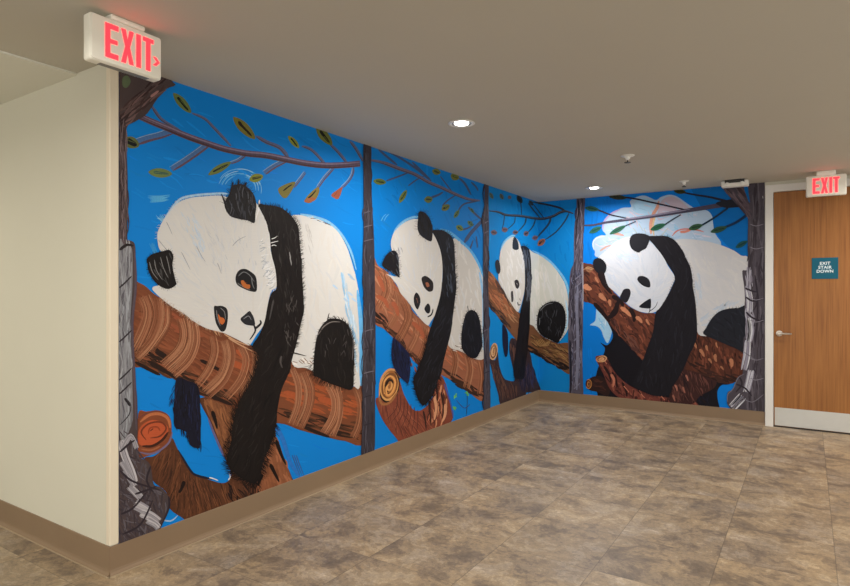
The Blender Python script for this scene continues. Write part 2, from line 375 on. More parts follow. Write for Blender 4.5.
def sprinkler(u, v, label, k=1.0):
    p = on_ceil(u, v); x, y = p[0], p[1]
    t = thing('sprinkler_head', (x, y, H), label, 'sprinkler', None)
    MB().lathe([(.052*k, 0), (.053*k, -.003), (.046*k, -.008), (.026*k, -.012), (.022*k, -.016)], (x, y, H)).build('escutcheon', M['white'], t, smooth=True)
    MB().lathe([(.018*k, -.014), (.018*k, -.030), (.012*k, -.034), (.010*k, -.040)], (x, y, H)).build('body', M['white'], t, smooth=True)
    for s_ in (-1, 1): MB().box(x+s_*.014*k-.002, x+s_*.014*k+.002, y-.003, y+.003, H-.058, H-.030).build('frame_arm', M['nickel'], t)
    MB().lathe([(.004, -.036), (.005, -.056), (.024*k, -.058), (.025*k, -.060), (.024*k, -.062), (.003, -.062)], (x, y, H), n=24).build('deflector', M['dark'], t)
    return t
sprinkler(627.5, 155.5, 'ceiling sprinkler head in open mid ceiling, right of the two downlights', 1.1)
sprinkler(684, 181, 'ceiling sprinkler head just above the top edge of the far mural', .9)
# emergency light at the top right of the mural
p = on_ceil(735, 180)
ux, uy = p[0], p[1]
t = thing('emergency_light', (ux, uy, H), 'white box-shaped emergency light on the ceiling above the right end of mural', 'emergency light')
wd = .125
MB().box(ux-wd, ux+wd, uy-.045, uy+.055, H-.072, H-.008).build('housing', M['white'], t, bevel=.012, smooth=True, seg=4)
MB().box(ux-wd*.72, ux+wd*.72, uy-.049, uy+.05, H-.034, H).build('dark_recess', M['dark'], t)  # solid dark box standing in for the dark recess between housing and ceiling
for s_ in (-1, 1):
    MB().lathe([(.020, 0), (.022, -.004), (.016, -.009), (.002, -.011)], (ux+s_*wd*.55, uy-.044, H-.046), n=24, axis='y').build('lamp_lens', M['white'], t, smooth=True)

# ------------------------------------------------------------------ the painted mural
# The two walls carry one continuous painting.  Outlines are written in the photograph's pixels and
# carried onto the walls' own planes; every brush mark is a flat film of paint lying on the wall.
def region_left():
    pts = [(XL, GY, H), (XL, YB, H), (XL, YB, ZB), (XL, GY, ZB)]
    return [proj(p) for p in pts]
def region_back():
    pts = [(XL, YB, H), (MX, YB, H), (MX, YB, ZB), (XL, YB, ZB)]
    return [proj(p) for p in pts]
REG = [(region_left(), on_left), (region_back(), on_back)]
def clip(poly, reg):
    """poly: list of (u,v,s,t); keep the piece inside the convex region"""
    out = poly; n = len(reg)
    for i in range(n):
        ax, ay = reg[i]; bx, by = reg[(i+1) % n]
        inp = out; out = []
        if not inp: return []
        def side(p): return (bx-ax)*(p[1]-ay)-(by-ay)*(p[0]-ax)
        for j in range(len(inp)):
            p, q = inp[j], inp[(j+1) % len(inp)]; sp, sq = side(p), side(q)
            if sp >= 0: out.append(p)
            if (sp > 0 > sq) or (sp < 0 < sq):
                k = sp/(sp-sq); out.append(tuple(p[m]+(q[m]-p[m])*k for m in range(len(p))))
    return out
LEVEL = [0.0008]
def step(d=0.0000005): LEVEL[0] += d
GAIN = 0.95
def P3(c, j=0.0):
    k = 1+random.uniform(-j, j)
    return tuple(min(.95, lin(x)*k*GAIN) for x in c)
class Paint:
    def __init__(s): s.v = []; s.f = []; s.c = []; s.t = []
    def face(s, poly, col, amp):
        us = [p[0] for p in poly]
        for k, (reg, fn) in enumerate(REG):
            if k == 0 and min(us) > reg[1][0]: continue
            if k == 1 and max(us) < reg[0][0]: continue
            q = clip(poly, reg)
            if len(q) < 3: continue
            ar = sum(q[i][0]*q[(i+1) % len(q)][1]-q[(i+1) % len(q)][0]*q[i][1] for i in range(len(q)))
            if abs(ar) < 1e-4: continue
            if ar > 0: q = q[::-1]
            b = len(s.v)
            for p in q:
                w = fn(p[0], p[1])
                w = (XL+LEVEL[0], w[1], w[2]) if k == 0 else (w[0], YB-LEVEL[0], w[2])
                s.v.append(w); s.t.append((p[2], p[3]))
            s.f.append(tuple(range(b, b+len(q)))); s.c += [(*col, amp)]*len(q)
    def build(s, name, parent, label=None):
        org = origin(parent)
        me = bpy.data.meshes.new(name)
        me.from_pydata([(a[0]-org[0], a[1]-org[1], a[2]-org[2]) for a in s.v], [], s.f)
        uv = me.uv_layers.new(name='UVMap'); ca = me.color_attributes.new('Col', 'FLOAT_COLOR', 'CORNER')
        uv.data.foreach_set('uv', [x for t in s.t for x in t]); ca.data.foreach_set('color', [x for c in s.c for x in c])
        me.materials.append(M['paint'])
        o = bpy.data.objects.new(name, me); C.objects.link(o); o.parent = parent
        if label: o['label'] = label
        return o
PT = [None]
def catmull(pts, closed, n=5):
    if len(pts) < 3: return [tuple(p) for p in pts]
    out = []; N = len(pts); rng = range(N if closed else N-1)
    for i in rng:
        if closed: a, b, c, d = pts[i-1], pts[i], pts[(i+1) % N], pts[(i+2) % N]
        else: a, b, c, d = pts[max(i-1, 0)], pts[i], pts[i+1], pts[min(i+2, N-1)]
        for k in range(n):
            t = k/n
            out.append(tuple(.5*((2*b[m])+(-a[m]+c[m])*t+(2*a[m]-5*b[m]+4*c[m]-d[m])*t*t+(-a[m]+3*b[m]-3*c[m]+d[m])*t**3) for m in (0, 1)))
    if not closed: out.append(tuple(pts[-1]))
    return out
def poly(pts, col, amp=.15, ang=90, smooth=True, rough=0, n=4):
    o = catmull(pts, True, n) if smooth else [tuple(p) for p in pts]
    if rough:
        o = [(x+random.uniform(-rough, rough), y+random.uniform(-rough, rough)) for x, y in o]
    tris = tessellate_polygon([[Vector((x, y, 0)) for x, y in o]])
    ca, sa = math.cos(math.radians(ang)), math.sin(math.radians(ang)); off = random.uniform(0, 900)
    c = P3(col); step(.000004)
    for t in tris:
        PT[0].face([(o[i][0], o[i][1], o[i][0]*ca+o[i][1]*sa+off, -o[i][0]*sa+o[i][1]*ca+off) for i in t], c, amp)
    step(.000003)
def stroke(pts, w0, w1=None, col=(0, 0, 0), amp=.25, taper=True, jit=0.0, n=4, step_=True):
    if w1 is None: w1 = w0
    o = catmull(pts, False, n); N = len(o)
    if N < 2: return
    c = P3(col, jit); off = random.uniform(0, 900); L = 0
    if step_: step()
    prev = None
    for i, (x, y) in enumerate(o):
        a = o[max(i-1, 0)]; b = o[min(i+1, N-1)]
        dx, dy = b[0]-a[0], b[1]-a[1]; l = math.hypot(dx, dy) or 1
        nx, ny = -dy/l, dx/l; t = i/(N-1); w = (w0+(w1-w0)*t)/2
        if taper: w *= min(1, .35+4*min(t, 1-t))
        if i: L += math.hypot(x-o[i-1][0], y-o[i-1][1])
        cur = ((x+nx*w, y+ny*w, L+off, w+off), (x-nx*w, y-ny*w, L+off, -w+off))
        if prev: PT[0].face([prev[0], cur[0], cur[1], prev[1]], c, amp)
        prev = cur
def mark(x, y, ang, ln, w, col, jit=.15, bend=.12, amp=.2):
    """one short tapered brush mark (a thin kite)"""
    t = math.radians(ang); dx, dy = math.cos(t), math.sin(t); b = random.uniform(-bend, bend)*ln
    stroke([(x-dx*ln/2, y-dy*ln/2), (x-dy*b, y+dx*b), (x+dx*ln/2, y+dy*ln/2)], w, w*.45, col, amp, jit=jit, n=2)
def inside(p, o):
    r = False; j = len(o)-1
    for i in range(len(o)):
        if (o[i][1] > p[1]) != (o[j][1] > p[1]) and p[0] < (o[j][0]-o[i][0])*(p[1]-o[i][1])/(o[j][1]-o[i][1])+o[i][0]: r = not r
        j = i
    return r
def hatch(outline, n, ang, spread, ln, w, cols, jit=.15, amp=.2, dirf=None):
    o = catmull(outline, True, 3); xs = [p[0] for p in o]; ys = [p[1] for p in o]; k = 0; tries = 0
    while k < n and tries < n*20:
        tries += 1
        x, y = random.uniform(min(xs), max(xs)), random.uniform(min(ys), max(ys))
        if not inside((x, y), o): continue
        a = (dirf(x, y) if dirf else ang)+random.uniform(-spread, spread)
        l = ln*random.uniform(.6, 1.3); t = math.radians(a)
        if not (inside((x+math.cos(t)*l*.42, y+math.sin(t)*l*.42), o) and inside((x-math.cos(t)*l*.42, y-math.sin(t)*l*.42), o)): continue
        mark(x, y, a, l, w*random.uniform(.6, 1.4), random.choice(cols), jit, amp=amp); k += 1
def fur(path, col, ln, w=1.0, gap=1.0, lean=0, side=1, spread=25, closed=False, jit=.2):
    """ragged tufts pointing off the left-hand side (side=1) of a path"""
    o = catmull(path, closed, 5); acc = 0
    for i in range(1, len(o)):
        a, b = o[i-1], o[i]; l = math.hypot(b[0]-a[0], b[1]-a[1]); acc += l
        while acc >= gap:
            acc -= gap; t = random.random(); x, y = a[0]+(b[0]-a[0])*t, a[1]+(b[1]-a[1])*t
            ang = math.degrees(math.atan2(b[1]-a[1], b[0]-a[0]))-90*side+lean+random.uniform(-spread, spread)
            r = math.radians(ang); L_ = ln*random.uniform(.5, 1.3)
            stroke([(x-math.cos(r)*L_*.4, y-math.sin(r)*L_*.4), (x+math.cos(r)*L_*.6, y+math.sin(r)*L_*.6)], w, w*.2, col, .1, jit=jit)
def band(path, width, cols, n=7, w=.9, amp=.15, jit=.15):
    """parallel bristle streaks following a path"""
    for k in range(n):
        o = (k/(n-1)-.5)*width if n > 1 else 0; o += random.uniform(-.5, .5)*width/n; q = []
        for i, p in enumerate(path):
            a = path[max(i-1, 0)]; b = path[min(i+1, len(path)-1)]
            l = math.hypot(b[0]-a[0], b[1]-a[1]) or 1
            q.append((p[0]-(b[1]-a[1])/l*o+random.uniform(-.4, .4), p[1]+(b[0]-a[0])/l*o+random.uniform(-.4, .4)))
        stroke(q, w*random.uniform(.5, 1.4), None, random.choice(cols), amp, jit=jit)
def leaf(a, b, w, outer, inner, inner_w=.45):
    (x0, y0), (x1, y1) = a, b; dx, dy = x1-x0, y1-y0; l = math.hypot(dx, dy) or 1; nx, ny = -dy/l, dx/l
    poly([(x0, y0), (x0+dx*.35+nx*w*.5, y0+dy*.35+ny*w*.5), (x0+dx*.75+nx*w*.42, y0+dy*.75+ny*w*.42), (x1, y1),
          (x0+dx*.75-nx*w*.42, y0+dy*.75-ny*w*.42), (x0+dx*.35-nx*w*.5, y0+dy*.35-ny*w*.5)], outer, .35, math.degrees(math.atan2(dy, dx)), n=3)
    if inner:
        stroke([(x0+dx*.22-nx*w*.06, y0+dy*.22-ny*w*.06), (x0+dx*.5, y0+dy*.5), (x0+dx*.86+nx*w*.05, y0+dy*.86+ny*w*.05)], w*inner_w*.8, w*inner_w*.5, inner, .4)
        for k in range(4):
            t = random.uniform(.15, .6); o = random.uniform(-.28, .28)*w; m = random.choice([outer, tuple((p+q)/2 for p, q in zip(outer, inner)), tuple(min(255, p*1.15) for p in outer)])
            stroke([(x0+dx*t+nx*o, y0+dy*t+ny*o), (x0+dx*(t+.3)+nx*o*.6, y0+dy*(t+.3)+ny*o*.6)], .9, .5, m, .3)
def rings(c, rx, ry, rot, cols, n=5, w=1.2):
    cr, sr = math.cos(math.radians(rot)), math.sin(math.radians(rot))
    def el(k, off=0): return [(c[0]+math.cos(t)*rx*k*cr-math.sin(t)*ry*k*sr, c[1]+math.cos(t)*rx*k*sr+math.sin(t)*ry*k*cr) for t in [2*math.pi*i/12+off for i in range(12)]]
    poly(el(1), cols[0], .3, 30); step(.00002)
    for i in range(n):
        k = .92-.8*i/n; e = el(k, random.uniform(0, 6)); e = e[:random.randint(8, 12)]
        stroke(e, w*random.uniform(.6, 1.2), None, cols[1+i % (len(cols)-1)], .2, n=3)
    return el(1)
def layer(): step(.00002)

def start(): PT[0] = Paint(); layer(); return PT[0]

mural = thing('mural', (XL+.001, 4.2*S, ZB), 'painted mural of giant pandas on tree branches against blue, wrapping two walls of the corner', 'mural')
WHITE = (214, 212, 208); WHITE2 = (206, 206, 206); BLUE = (4, 128, 214); BLK = (22, 18, 17); NAVY = (18, 22, 44)
OL = (126, 128, 44); DKL = (34, 40, 30)

# ---- sky
sky = start()
poly([(100, 40), (540, 195), (800, 150), (800, 440), (540, 400), (100, 570)], BLUE, .10, 20, smooth=False)
poly([(360, 130), (483, 184), (483, 410), (366, 470)], (0, 124, 208), .10, 60, smooth=False)
poly([(484, 180), (539, 200), (580, 190), (580, 400), (539, 396), (484, 415)], (8, 130, 204), .10, 60, smooth=False)
poly([(580, 190), (765, 170), (765, 430), (580, 400)], (0, 120, 212), .08, 10, smooth=False)
poly([(690, 170), (765, 170), (765, 270), (722, 240), (700, 205)], (0, 104, 182), .1, 30)
layer()
SKYB = [(118, 86), (170, 84), (300, 128), (361, 150), (361, 300), (340, 470), (170, 500), (136, 400), (128, 200)]
hatch(SKYB, 240, 25, 20, 20, 2.2, [(8, 136, 222), (4, 122, 206), (12, 128, 210), (2, 126, 220)], .06, amp=.1)
hatch([(374, 155), (482, 190), (482, 250), (440, 226), (400, 215), (376, 255)], 60, 65, 25, 14, 2, [(0, 128, 214), (0, 116, 198), (16, 124, 200)], .06, amp=.1)
hatch([(490, 190), (539, 205), (572, 204), (568, 280), (545, 250), (520, 230), (490, 250)], 60, 75, 20, 12, 2, [(14, 134, 206), (4, 122, 196), (0, 130, 210)], .05, amp=.1)
hatch([(586, 205), (630, 200), (600, 235), (590, 330), (600, 370), (590, 390)], 50, 85, 15, 16, 2, [(0, 122, 216), (0, 114, 204)], .05, amp=.08)
# swirls in the paint round the heads
for k in range(26):
    a0 = random.uniform(195, 330); r = random.uniform(15, 24)
    stroke([(240+r*math.cos(math.radians(a0+d)), 190+r*.9*math.sin(math.radians(a0+d))) for d in (0, 14, 28, 42)], .7, None, random.choice([(110, 178, 222), (60, 158, 220), (150, 196, 222)]), .3)
for k in range(8): stroke([(149+random.uniform(-2, 2), 196+k*.9), (160, 196+k*.8), (168+random.uniform(-3, 3), 195+k*.8)], .7, None, (86, 170, 218), .4)
for k in range(8): stroke([(156+k*.8, 216+random.uniform(-2, 2)), (161+k*.8, 221), (164+k*.8, 226)], .6, None, (120, 184, 220), .4)
for k in range(10): stroke([(149+k*.5, 244+random.uniform(-2, 2)), (153+k*.4, 252), (152+k*.3, 258)], .6, None, (50, 140, 205), .4)
for x in (381, 384): stroke([(x, 221), (x+2, 217), (x+5, 214)], .5, None, (100, 180, 220), .3)
stroke([(148, 517), (156, 518), (170, 521), (178, 515)], 2.2, 1, (150, 180, 210), .4)
for k in range(3): stroke([(292+k*2, 455), (296+k*2, 466), (300+k*2, 476)], 1.3, .6, (50, 82, 140), .4)
stroke([(275, 426), (283, 440), (290, 462), (300, 478)], 5, 3, (40, 110, 190), .35)
sky.build('blue_background', mural)

# ---- flower-like cloud behind the last panda
cl = start()
poly([(592.6, 244), (594, 239), (600, 235.5), (606, 235), (602.5, 230), (602.5, 224), (605, 219), (612, 213), (622, 208), (631, 207), (630, 201), (637, 197), (645, 195.6), (655.7, 200), (661, 197), (670, 194.7), (677.7, 197), (685, 202), (695, 208.3), (707, 210.5), (712, 216), (713, 223), (714.5, 232), (717.3, 237), (721, 244.5), (715, 262), (650, 262), (600, 258), (595, 251)], (170, 192, 214), .15, 40)
step(.000005)
poly([(659, 206), (664, 198.5), (671, 196.4), (678, 199), (686, 205), (692, 211), (680, 213), (668, 217), (658, 220)], (186, 172, 186), .15, 45)
poly([(633, 207), (637, 200), (646, 198), (654, 203), (656, 211), (648, 218), (636, 219)], (160, 196, 220), .15, 60)
hatch([(594, 244), (605, 237), (640, 225), (700, 225), (712, 240), (700, 245), (640, 243), (610, 252)], 60, 20, 40, 9, 1.6, [(186, 200, 220), (158, 184, 210), (196, 190, 204), (140, 186, 216)], .06)
hatch([(604, 228), (612, 215), (650, 200), (690, 210), (705, 218), (660, 226), (620, 232)], 60, 40, 50, 8, 1.5, [(184, 196, 214), (150, 184, 210), (196, 184, 198)], .06)
stroke([(603, 230), (604, 222), (611, 214), (620, 209.5)], 1.8, None, (168, 150, 190), .3)
stroke([(594, 250), (593, 243), (597, 238), (605, 236)], 1.2, None, (190, 210, 226), .3)
stroke([(659, 201), (657, 208), (653, 215), (651, 224), (651, 234)], 3, 3.6, (196, 140, 118), .4)
stroke([(655, 216), (653, 226), (654, 236)], 2, 1.5, (196, 170, 130), .4)
stroke([(672, 236), (677, 231), (685, 229), (697, 230), (704, 232)], 1.4, None, (196, 120, 110), .3)
stroke([(680, 232), (686, 231.5), (692, 229)], 3, 2, (200, 126, 108), .3)
stroke([(612, 233), (618, 234), (624, 235.5)], 3, 2, (190, 146, 134), .3)
stroke([(600, 251), (606, 247), (612, 245)], 2.2, 1.2, (188, 152, 138), .4)
for a, b in (((633, 228), (637, 233)), ((639, 224), (643, 231)), ((644, 228), (646, 233)), ((662, 235), (668, 228)), ((612, 241), (620, 237)), ((606, 244), (612, 241))):
    stroke([a, b], 1.4, .9, (176, 172, 120), .3)
poly([(597, 306), (603, 309), (609, 320), (612, 330), (608, 343), (604, 338), (601, 330), (596, 326), (590, 325), (595, 321), (596, 314)], (160, 200, 226), .2, 60)
hatch([(598, 312), (603, 313), (609, 325), (607, 336), (600, 326)], 12, 60, 30, 6, 1.4, [(196, 216, 230), (130, 186, 222)], .05)
cl.build('painted_cloud', mural)

# ---- twigs with leaves
TW = (92, 84, 112); TWD = (84, 64, 78); TWB = (70, 98, 140)
tw = start()
for path, w0, w1 in (([(151, 105), (160, 118), (170, 125), (182, 132)], 3.4, 2.6), ([(134, 92), (142, 100), (150, 106)], 2, 2.6), ([(192, 113), (205, 119), (214, 128), (231, 146)], 2.2, 3),
                     ([(256, 136), (266, 142), (280, 148), (289, 159)], 3.4, 4.2), ([(302, 146), (310, 149), (317, 155), (327, 167)], 2.6, 3), ([(330, 144), (338, 152), (347, 163)], 2.8, 3), ([(350, 141), (356, 149), (363, 161)], 3, 3)):
    stroke(path, w0, w1, (88, 96, 128), .5); stroke([(x-.6, y+.6) for x, y in path], w0*.35, None, (78, 70, 84), .3)
for path, w0, w1 in (([(136, 142), (148, 138), (160, 135), (171, 131)], 8, 5), ([(171, 169), (184, 161), (197, 152), (209, 143)], 6, 6.5), ([(230, 163), (238, 160), (246, 154)], 3, 4.2),
                     ([(264, 173), (274, 166), (286, 160)], 5, 4.5), ([(293, 187), (299, 180), (305, 172)], 3, 2.4), ([(317, 188), (324, 178), (333, 168)], 3, 4.2), ([(341, 188), (348, 181), (352, 174), (353, 167)], 2.6, 3.6)):
    stroke(path, w0, w1, (70, 104, 152), .45)
    stroke([(x+w0*.28, y+w0*.3) for x, y in path], w0*.35, w1*.3, (92, 74, 88), .35)
    stroke([(x-w0*.3, y-w0*.3) for x, y in path], .7, None, (126, 156, 190), .4)
main1 = [(140, 116.5), (152, 122), (168, 128.5), (186, 136), (204, 142.5), (224, 149), (246, 153.5), (266, 155.5), (288, 160), (306, 163.5), (326, 165.5), (345, 165), (360, 163.6)]
stroke(main1, 6.4, 6, (96, 80, 96), .55, taper=False)
stroke([(x, y+1.9) for x, y in main1], 1.8, 1.8, (74, 52, 56), .3); stroke([(x, y-1.6) for x, y in main1], 1.3, 1.2, (126, 112, 134), .4)
stroke([(x, y+.3) for x, y in main1[2:]], 1, 1, (70, 62, 80), .4)
for a, b, w, o, i in (((173, 93), (191, 113), 8.5, (98, 112, 62), (22, 30, 24)), ((233, 117), (255, 139), 9.5, (118, 112, 50), (40, 34, 26)), ((148, 172), (172, 174), 9, (104, 122, 72), (60, 90, 80)),
                      ((208, 175), (231, 162), 7, (104, 116, 60), (22, 28, 34)), ((249, 180), (263, 176), 8, (124, 128, 44), (44, 44, 30)), ((288, 136), (299, 148), 5.5, (126, 134, 52), (20, 24, 20)),
                      ((316, 127), (332, 145), 9, (100, 106, 50), (18, 20, 20))): leaf(a, b, w, o, i)
leaf((123, 139), (139, 146), 11, (96, 104, 60), (22, 26, 30), .75)
poly([(278, 189), (286, 184), (295, 182), (292, 190), (286, 198), (281, 196)], (118, 110, 54), .3, 130); stroke([(283, 191), (288, 187), (292, 184.5)], 1.6, 1, (26, 26, 22))
poly([(304, 201), (310, 193), (318, 187), (319, 192), (315, 200), (308, 202)], (130, 114, 58), .3, 130); poly([(304, 201), (310, 197), (316, 199), (309, 203)], (152, 92, 56), .3, 0); stroke([(308, 198), (312, 195), (316, 190)], 1.8, 1, (28, 26, 22))
poly([(331, 195), (337, 190), (342, 187), (341, 193), (338, 199), (334, 198)], (150, 82, 62), .3, 130); stroke([(334, 196), (337, 192)], 1.2, .8, (70, 40, 40))
tw.build('painted_twig', mural)
tw = start()
for path, w0, w1 in (([(378, 149), (386, 156), (397, 165)], 2, 2.4), ([(382, 148), (400, 158), (418, 170), (431, 181)], 2, 2.4), ([(412, 162), (420, 170), (431, 181)], 2, 2.4), ([(386, 181), (397, 177), (410, 172)], 2, 1.4),
                     ([(430, 198), (438, 195), (443, 192)], 2.4, 1.6), ([(442, 206), (448, 200), (456, 195)], 1.6, 1.2), ([(459, 178), (465, 184), (471, 195)], 2.4, 2), ([(471, 182), (476, 187), (478, 191)], 2, 1.4), ([(440, 176), (446, 184), (452, 192)], 1.4, 1.2),
                     ([(458, 211), (464, 204), (478, 201)], 1.8, 1.6), ([(461, 230), (468, 228), (474, 224)], 2, 1.4), ([(468, 207), (474, 213), (483, 221)], 2.4, 2), ([(470, 222), (478, 219)], 1.4, 1), ([(476, 236), (477, 244), (477, 248)], 1.6, 1),
                     ([(408, 186), (416, 180), (424, 176)], 1.6, 1), ([(464, 243), (470, 234), (477, 226), (484, 219)], 3.6, 3.4), ([(468, 254), (471, 246), (473, 240)], 1.8, 1.2)):
    stroke(path, w0, w1, (64, 78, 112), .4)
main2 = [(371, 160), (384, 163), (400, 169), (414, 174), (428, 182), (442, 188), (456, 194.5), (468, 199), (480, 200.5)]
stroke(main2, 3.8, 2.6, (104, 96, 114), .5); stroke([(x, y+1) for x, y in main2], 1.1, .8, (72, 66, 84), .3)
for a, b, w, o, i in (((373, 181), (386, 182.5), 6, (92, 108, 56), DKL), ((399, 203), (406.5, 190), 5, (102, 114, 56), DKL), ((424, 200), (432.5, 199), 6.5, (96, 108, 58), (50, 54, 44)), ((441.5, 210), (449.5, 205), 6, (102, 110, 54), DKL),
                      ((454, 218), (459, 210), 4, (90, 116, 70), (24, 34, 36)), ((456, 226), (463, 230), 5.4, (104, 126, 60), (26, 44, 40)), ((467.5, 221), (473, 226), 4.2, (80, 110, 80), (30, 50, 50)), ((432, 170.5), (440.5, 173), 6, (104, 110, 50), (60, 64, 40)),
                      ((450.5, 175), (459, 178.5), 7, (106, 110, 50), (64, 70, 36)), ((470, 208), (474, 213), 3, (76, 106, 90), DKL)): leaf(a, b, w, o, i)
tw.build('painted_twig', mural)
tw = start()
DK3 = (40, 62, 84)
for path, w0, w1 in (([(504.5, 214), (503.6, 222), (502, 229.5)], 1.2, .8), ([(515, 216), (514, 223), (507, 229.5)], 1.2, .8), ([(526, 217), (524.5, 224), (517.5, 232)], 1.8, 1), ([(535.5, 219), (533, 226), (527.5, 233)], 1.6, 1),
                     ([(551, 217.5), (548, 225), (537, 237.5)], 2.4, 1.6), ([(569, 213), (565, 221), (556, 232), (544, 240.5)], 1.6, 1.2), ([(528, 203), (534, 211), (540, 218)], 1.6, 1.2), ([(520, 200), (521, 206), (521.5, 216)], 1.2, .8), ([(533, 204), (540, 213), (544, 218)], 1.2, .8)):
    stroke(path, w0, w1, DK3, .3)
m3 = [(489, 211), (498, 212), (506, 215), (520, 216), (535, 218.4), (544, 218.6), (553.7, 216), (560, 212.5), (566, 211.3), (573.5, 213.6)]
stroke(m3, 2.2, 2.8, (42, 50, 62), .4); stroke([(532, 202), (541, 203.5), (551, 205.5), (560, 208), (566, 211.5)], 1.6, 2.2, (44, 52, 64), .4)
stroke([(x, y-.5) for x, y in m3], .6, .6, (92, 92, 100), .4)
BR = (104, 88, 96)
for a, b, w, o, i in (((490.5, 232), (497, 233), 5, BR, (56, 44, 50)), ((501.5, 230), (507.8, 229.6), 5, BR, (80, 56, 60)), ((512.4, 232.6), (518, 232), 4.4, BR, (40, 38, 46)), ((523.6, 235), (528.4, 232.2), 5, BR, (44, 44, 52)),
                      ((532, 238.5), (537.8, 237.2), 4.6, (110, 84, 90), (60, 50, 60)), ((537.6, 245.6), (545, 239.2), 5.6, (150, 96, 74), (60, 44, 48)), ((489.5, 192.5), (493, 199), 3.4, (84, 100, 90), (54, 62, 70)), ((500, 193.5), (503, 199.5), 3.6, (84, 92, 80), (50, 56, 60)),
                      ((508, 196), (511, 198.5), 3.4, BR, (80, 64, 64)), ((517, 195.5), (522, 203), 5, (34, 46, 54), (24, 28, 34)), ((529, 200.5), (533, 205.5), 3.6, (50, 60, 66), (30, 34, 40))): leaf(a, b, w, o, i, .5)
tw.build('painted_twig', mural)

# ---- logs and branches
DB = (66, 38, 24); MB_ = (112, 64, 40); LB = (176, 122, 88); OR = (178, 88, 48); PE = (196, 146, 112)
lg = start()
# first panda: the cut log below
low = [(144, 459), (154, 456), (166, 446), (172, 438), (178, 450), (190, 470), (197, 475), (210, 480), (224, 483), (231, 475), (224, 456), (211, 424), (200, 398), (230, 404), (262, 413), (274, 424), (276, 440), (282, 456), (287, 466), (293, 480), (302, 500), (200, 540), (186, 521), (170, 509), (166, 492), (152, 480)]
poly(low, (84, 50, 32), .5, 115)
hatch([(148, 462), (170, 446), (188, 470), (215, 483), (240, 484), (244, 505), (190, 522), (168, 504), (156, 482)], 260, 0, 8, 20, 1.2, [(106, 64, 40), (72, 42, 27), (94, 56, 35), (60, 36, 24), (114, 70, 44), (84, 50, 32)], .15,
      dirf=lambda x, y: 70+max(0, min(60, (210-x)*.9)))
poly([(204, 400), (232, 406), (238, 440), (236, 466), (231, 470), (214, 428)], (122, 76, 48), .35, 70)
hatch([(203, 400), (234, 406), (232, 440), (236, 468), (230, 470), (214, 426)], 70, 68, 12, 14, 2, [(136, 86, 56), (116, 72, 46), (102, 62, 40), (146, 94, 60)], .08)
poly([(258, 478), (266, 456), (275, 436), (284, 458), (292, 480), (298, 494), (262, 504), (256, 492)], (132, 80, 52), .35, 75)
hatch([(260, 470), (275, 436), (288, 470), (296, 486), (262, 498), (256, 484)], 60, 75, 14, 12, 2.6, [(140, 86, 58), (156, 98, 68), (122, 74, 48), (146, 90, 60)], .08)
hatch([(226, 484), (250, 476), (262, 490), (255, 505), (226, 505)], 50, 70, 30, 12, 1.6, [(34, 22, 18), (58, 36, 26), (90, 54, 36)], .15)
for a in (((212, 411), (215, 420), (217, 429)), ((184, 481), (182, 487), (179, 493)), ((262, 474), (259, 481), (258, 486)), ((270, 464), (274, 472), (279, 482)), ((276, 440), (280, 452), (286, 465))): stroke(a, 4.6, 2, (26, 17, 14), .2)
stroke([(245, 441), (242, 452), (238, 462), (230, 474)], 5, 3, (30, 20, 16), .3)
stroke([(178, 450), (190, 470), (197, 475.5), (212, 479)], 2, 2.4, (26, 30, 44), .3)
stroke([(208, 418), (214, 434), (224, 457)], 1.8, 2.5, (96, 92, 130), .35)
stroke([(209, 477.5), (213, 478.5), (218, 480.5)], 1.4, .8, (220, 220, 216)); stroke([(228, 480), (230, 477), (229, 473)], 1.6, .8, (210, 210, 210))
poly([(138, 414), (146, 411.5), (158, 411), (167, 414), (171, 422), (171, 436), (167, 446), (158, 452), (147, 456), (138, 455)], (124, 66, 40), .4, 20)
step(.000003)
poly([(138, 432), (143, 424), (152, 420), (162, 422), (168, 428), (166, 437), (158, 443), (148, 446), (139, 444)], (178, 82, 48), .35, 20)
for pth, c, w in (([(140, 422), (149, 415), (160, 414), (168, 419), (170, 428)], (176, 104, 66), 3), ([(142, 446), (152, 446), (162, 440), (168, 432)], (60, 32, 22), 2.6), ([(146, 440), (141, 432), (148, 424), (160, 422), (166, 428), (160, 436), (150, 438)], (110, 52, 32), 1.8),
                  ([(148, 434), (150, 428), (157, 427), (160, 431)], (140, 62, 36), 1.6), ([(139, 452), (150, 454), (160, 450), (169, 442), (172, 432)], (110, 96, 120), 2), ([(150, 431), (153, 428.5)], (90, 50, 36), 3), ([(139, 418), (147, 413), (157, 411), (166, 414)], (108, 60, 50), 1.6),
                  ([(141, 449), (151, 450), (160, 446)], (150, 90, 60), 1.8)): stroke(pth, w, None, c, .3)
# main branch of the first panda
BR1 = [(130, 274), (136, 281), (145, 286), (154, 294), (170, 304), (194, 322), (222, 332), (250, 345), (270, 352), (292, 361), (310, 368), (328, 380), (350, 387), (364, 388), (364, 442), (345, 441), (330, 438), (300, 430), (284, 424), (262, 421), (230, 407), (200, 395), (176, 380), (146, 368), (130, 358)]
layer(); poly(BR1, (116, 66, 42), .45, 25)
hatch([(134, 284), (200, 328), (262, 352), (250, 385), (225, 402), (180, 378), (136, 352)], 220, 28, 8, 24, 2.8, [(126, 70, 44), (138, 78, 50), (110, 62, 40), (120, 66, 42), (132, 76, 50)], .08)
hatch([(134, 330), (180, 366), (235, 396), (225, 406), (176, 380), (136, 364)], 60, 28, 8, 22, 2.6, [(58, 36, 24), (40, 26, 18), (76, 48, 32)], .12)
hatch([(286, 372), (362, 398), (362, 420), (280, 404)], 50, 18, 6, 22, 3, [(160, 82, 46), (144, 76, 46), (124, 68, 42), (168, 86, 48)], .1)
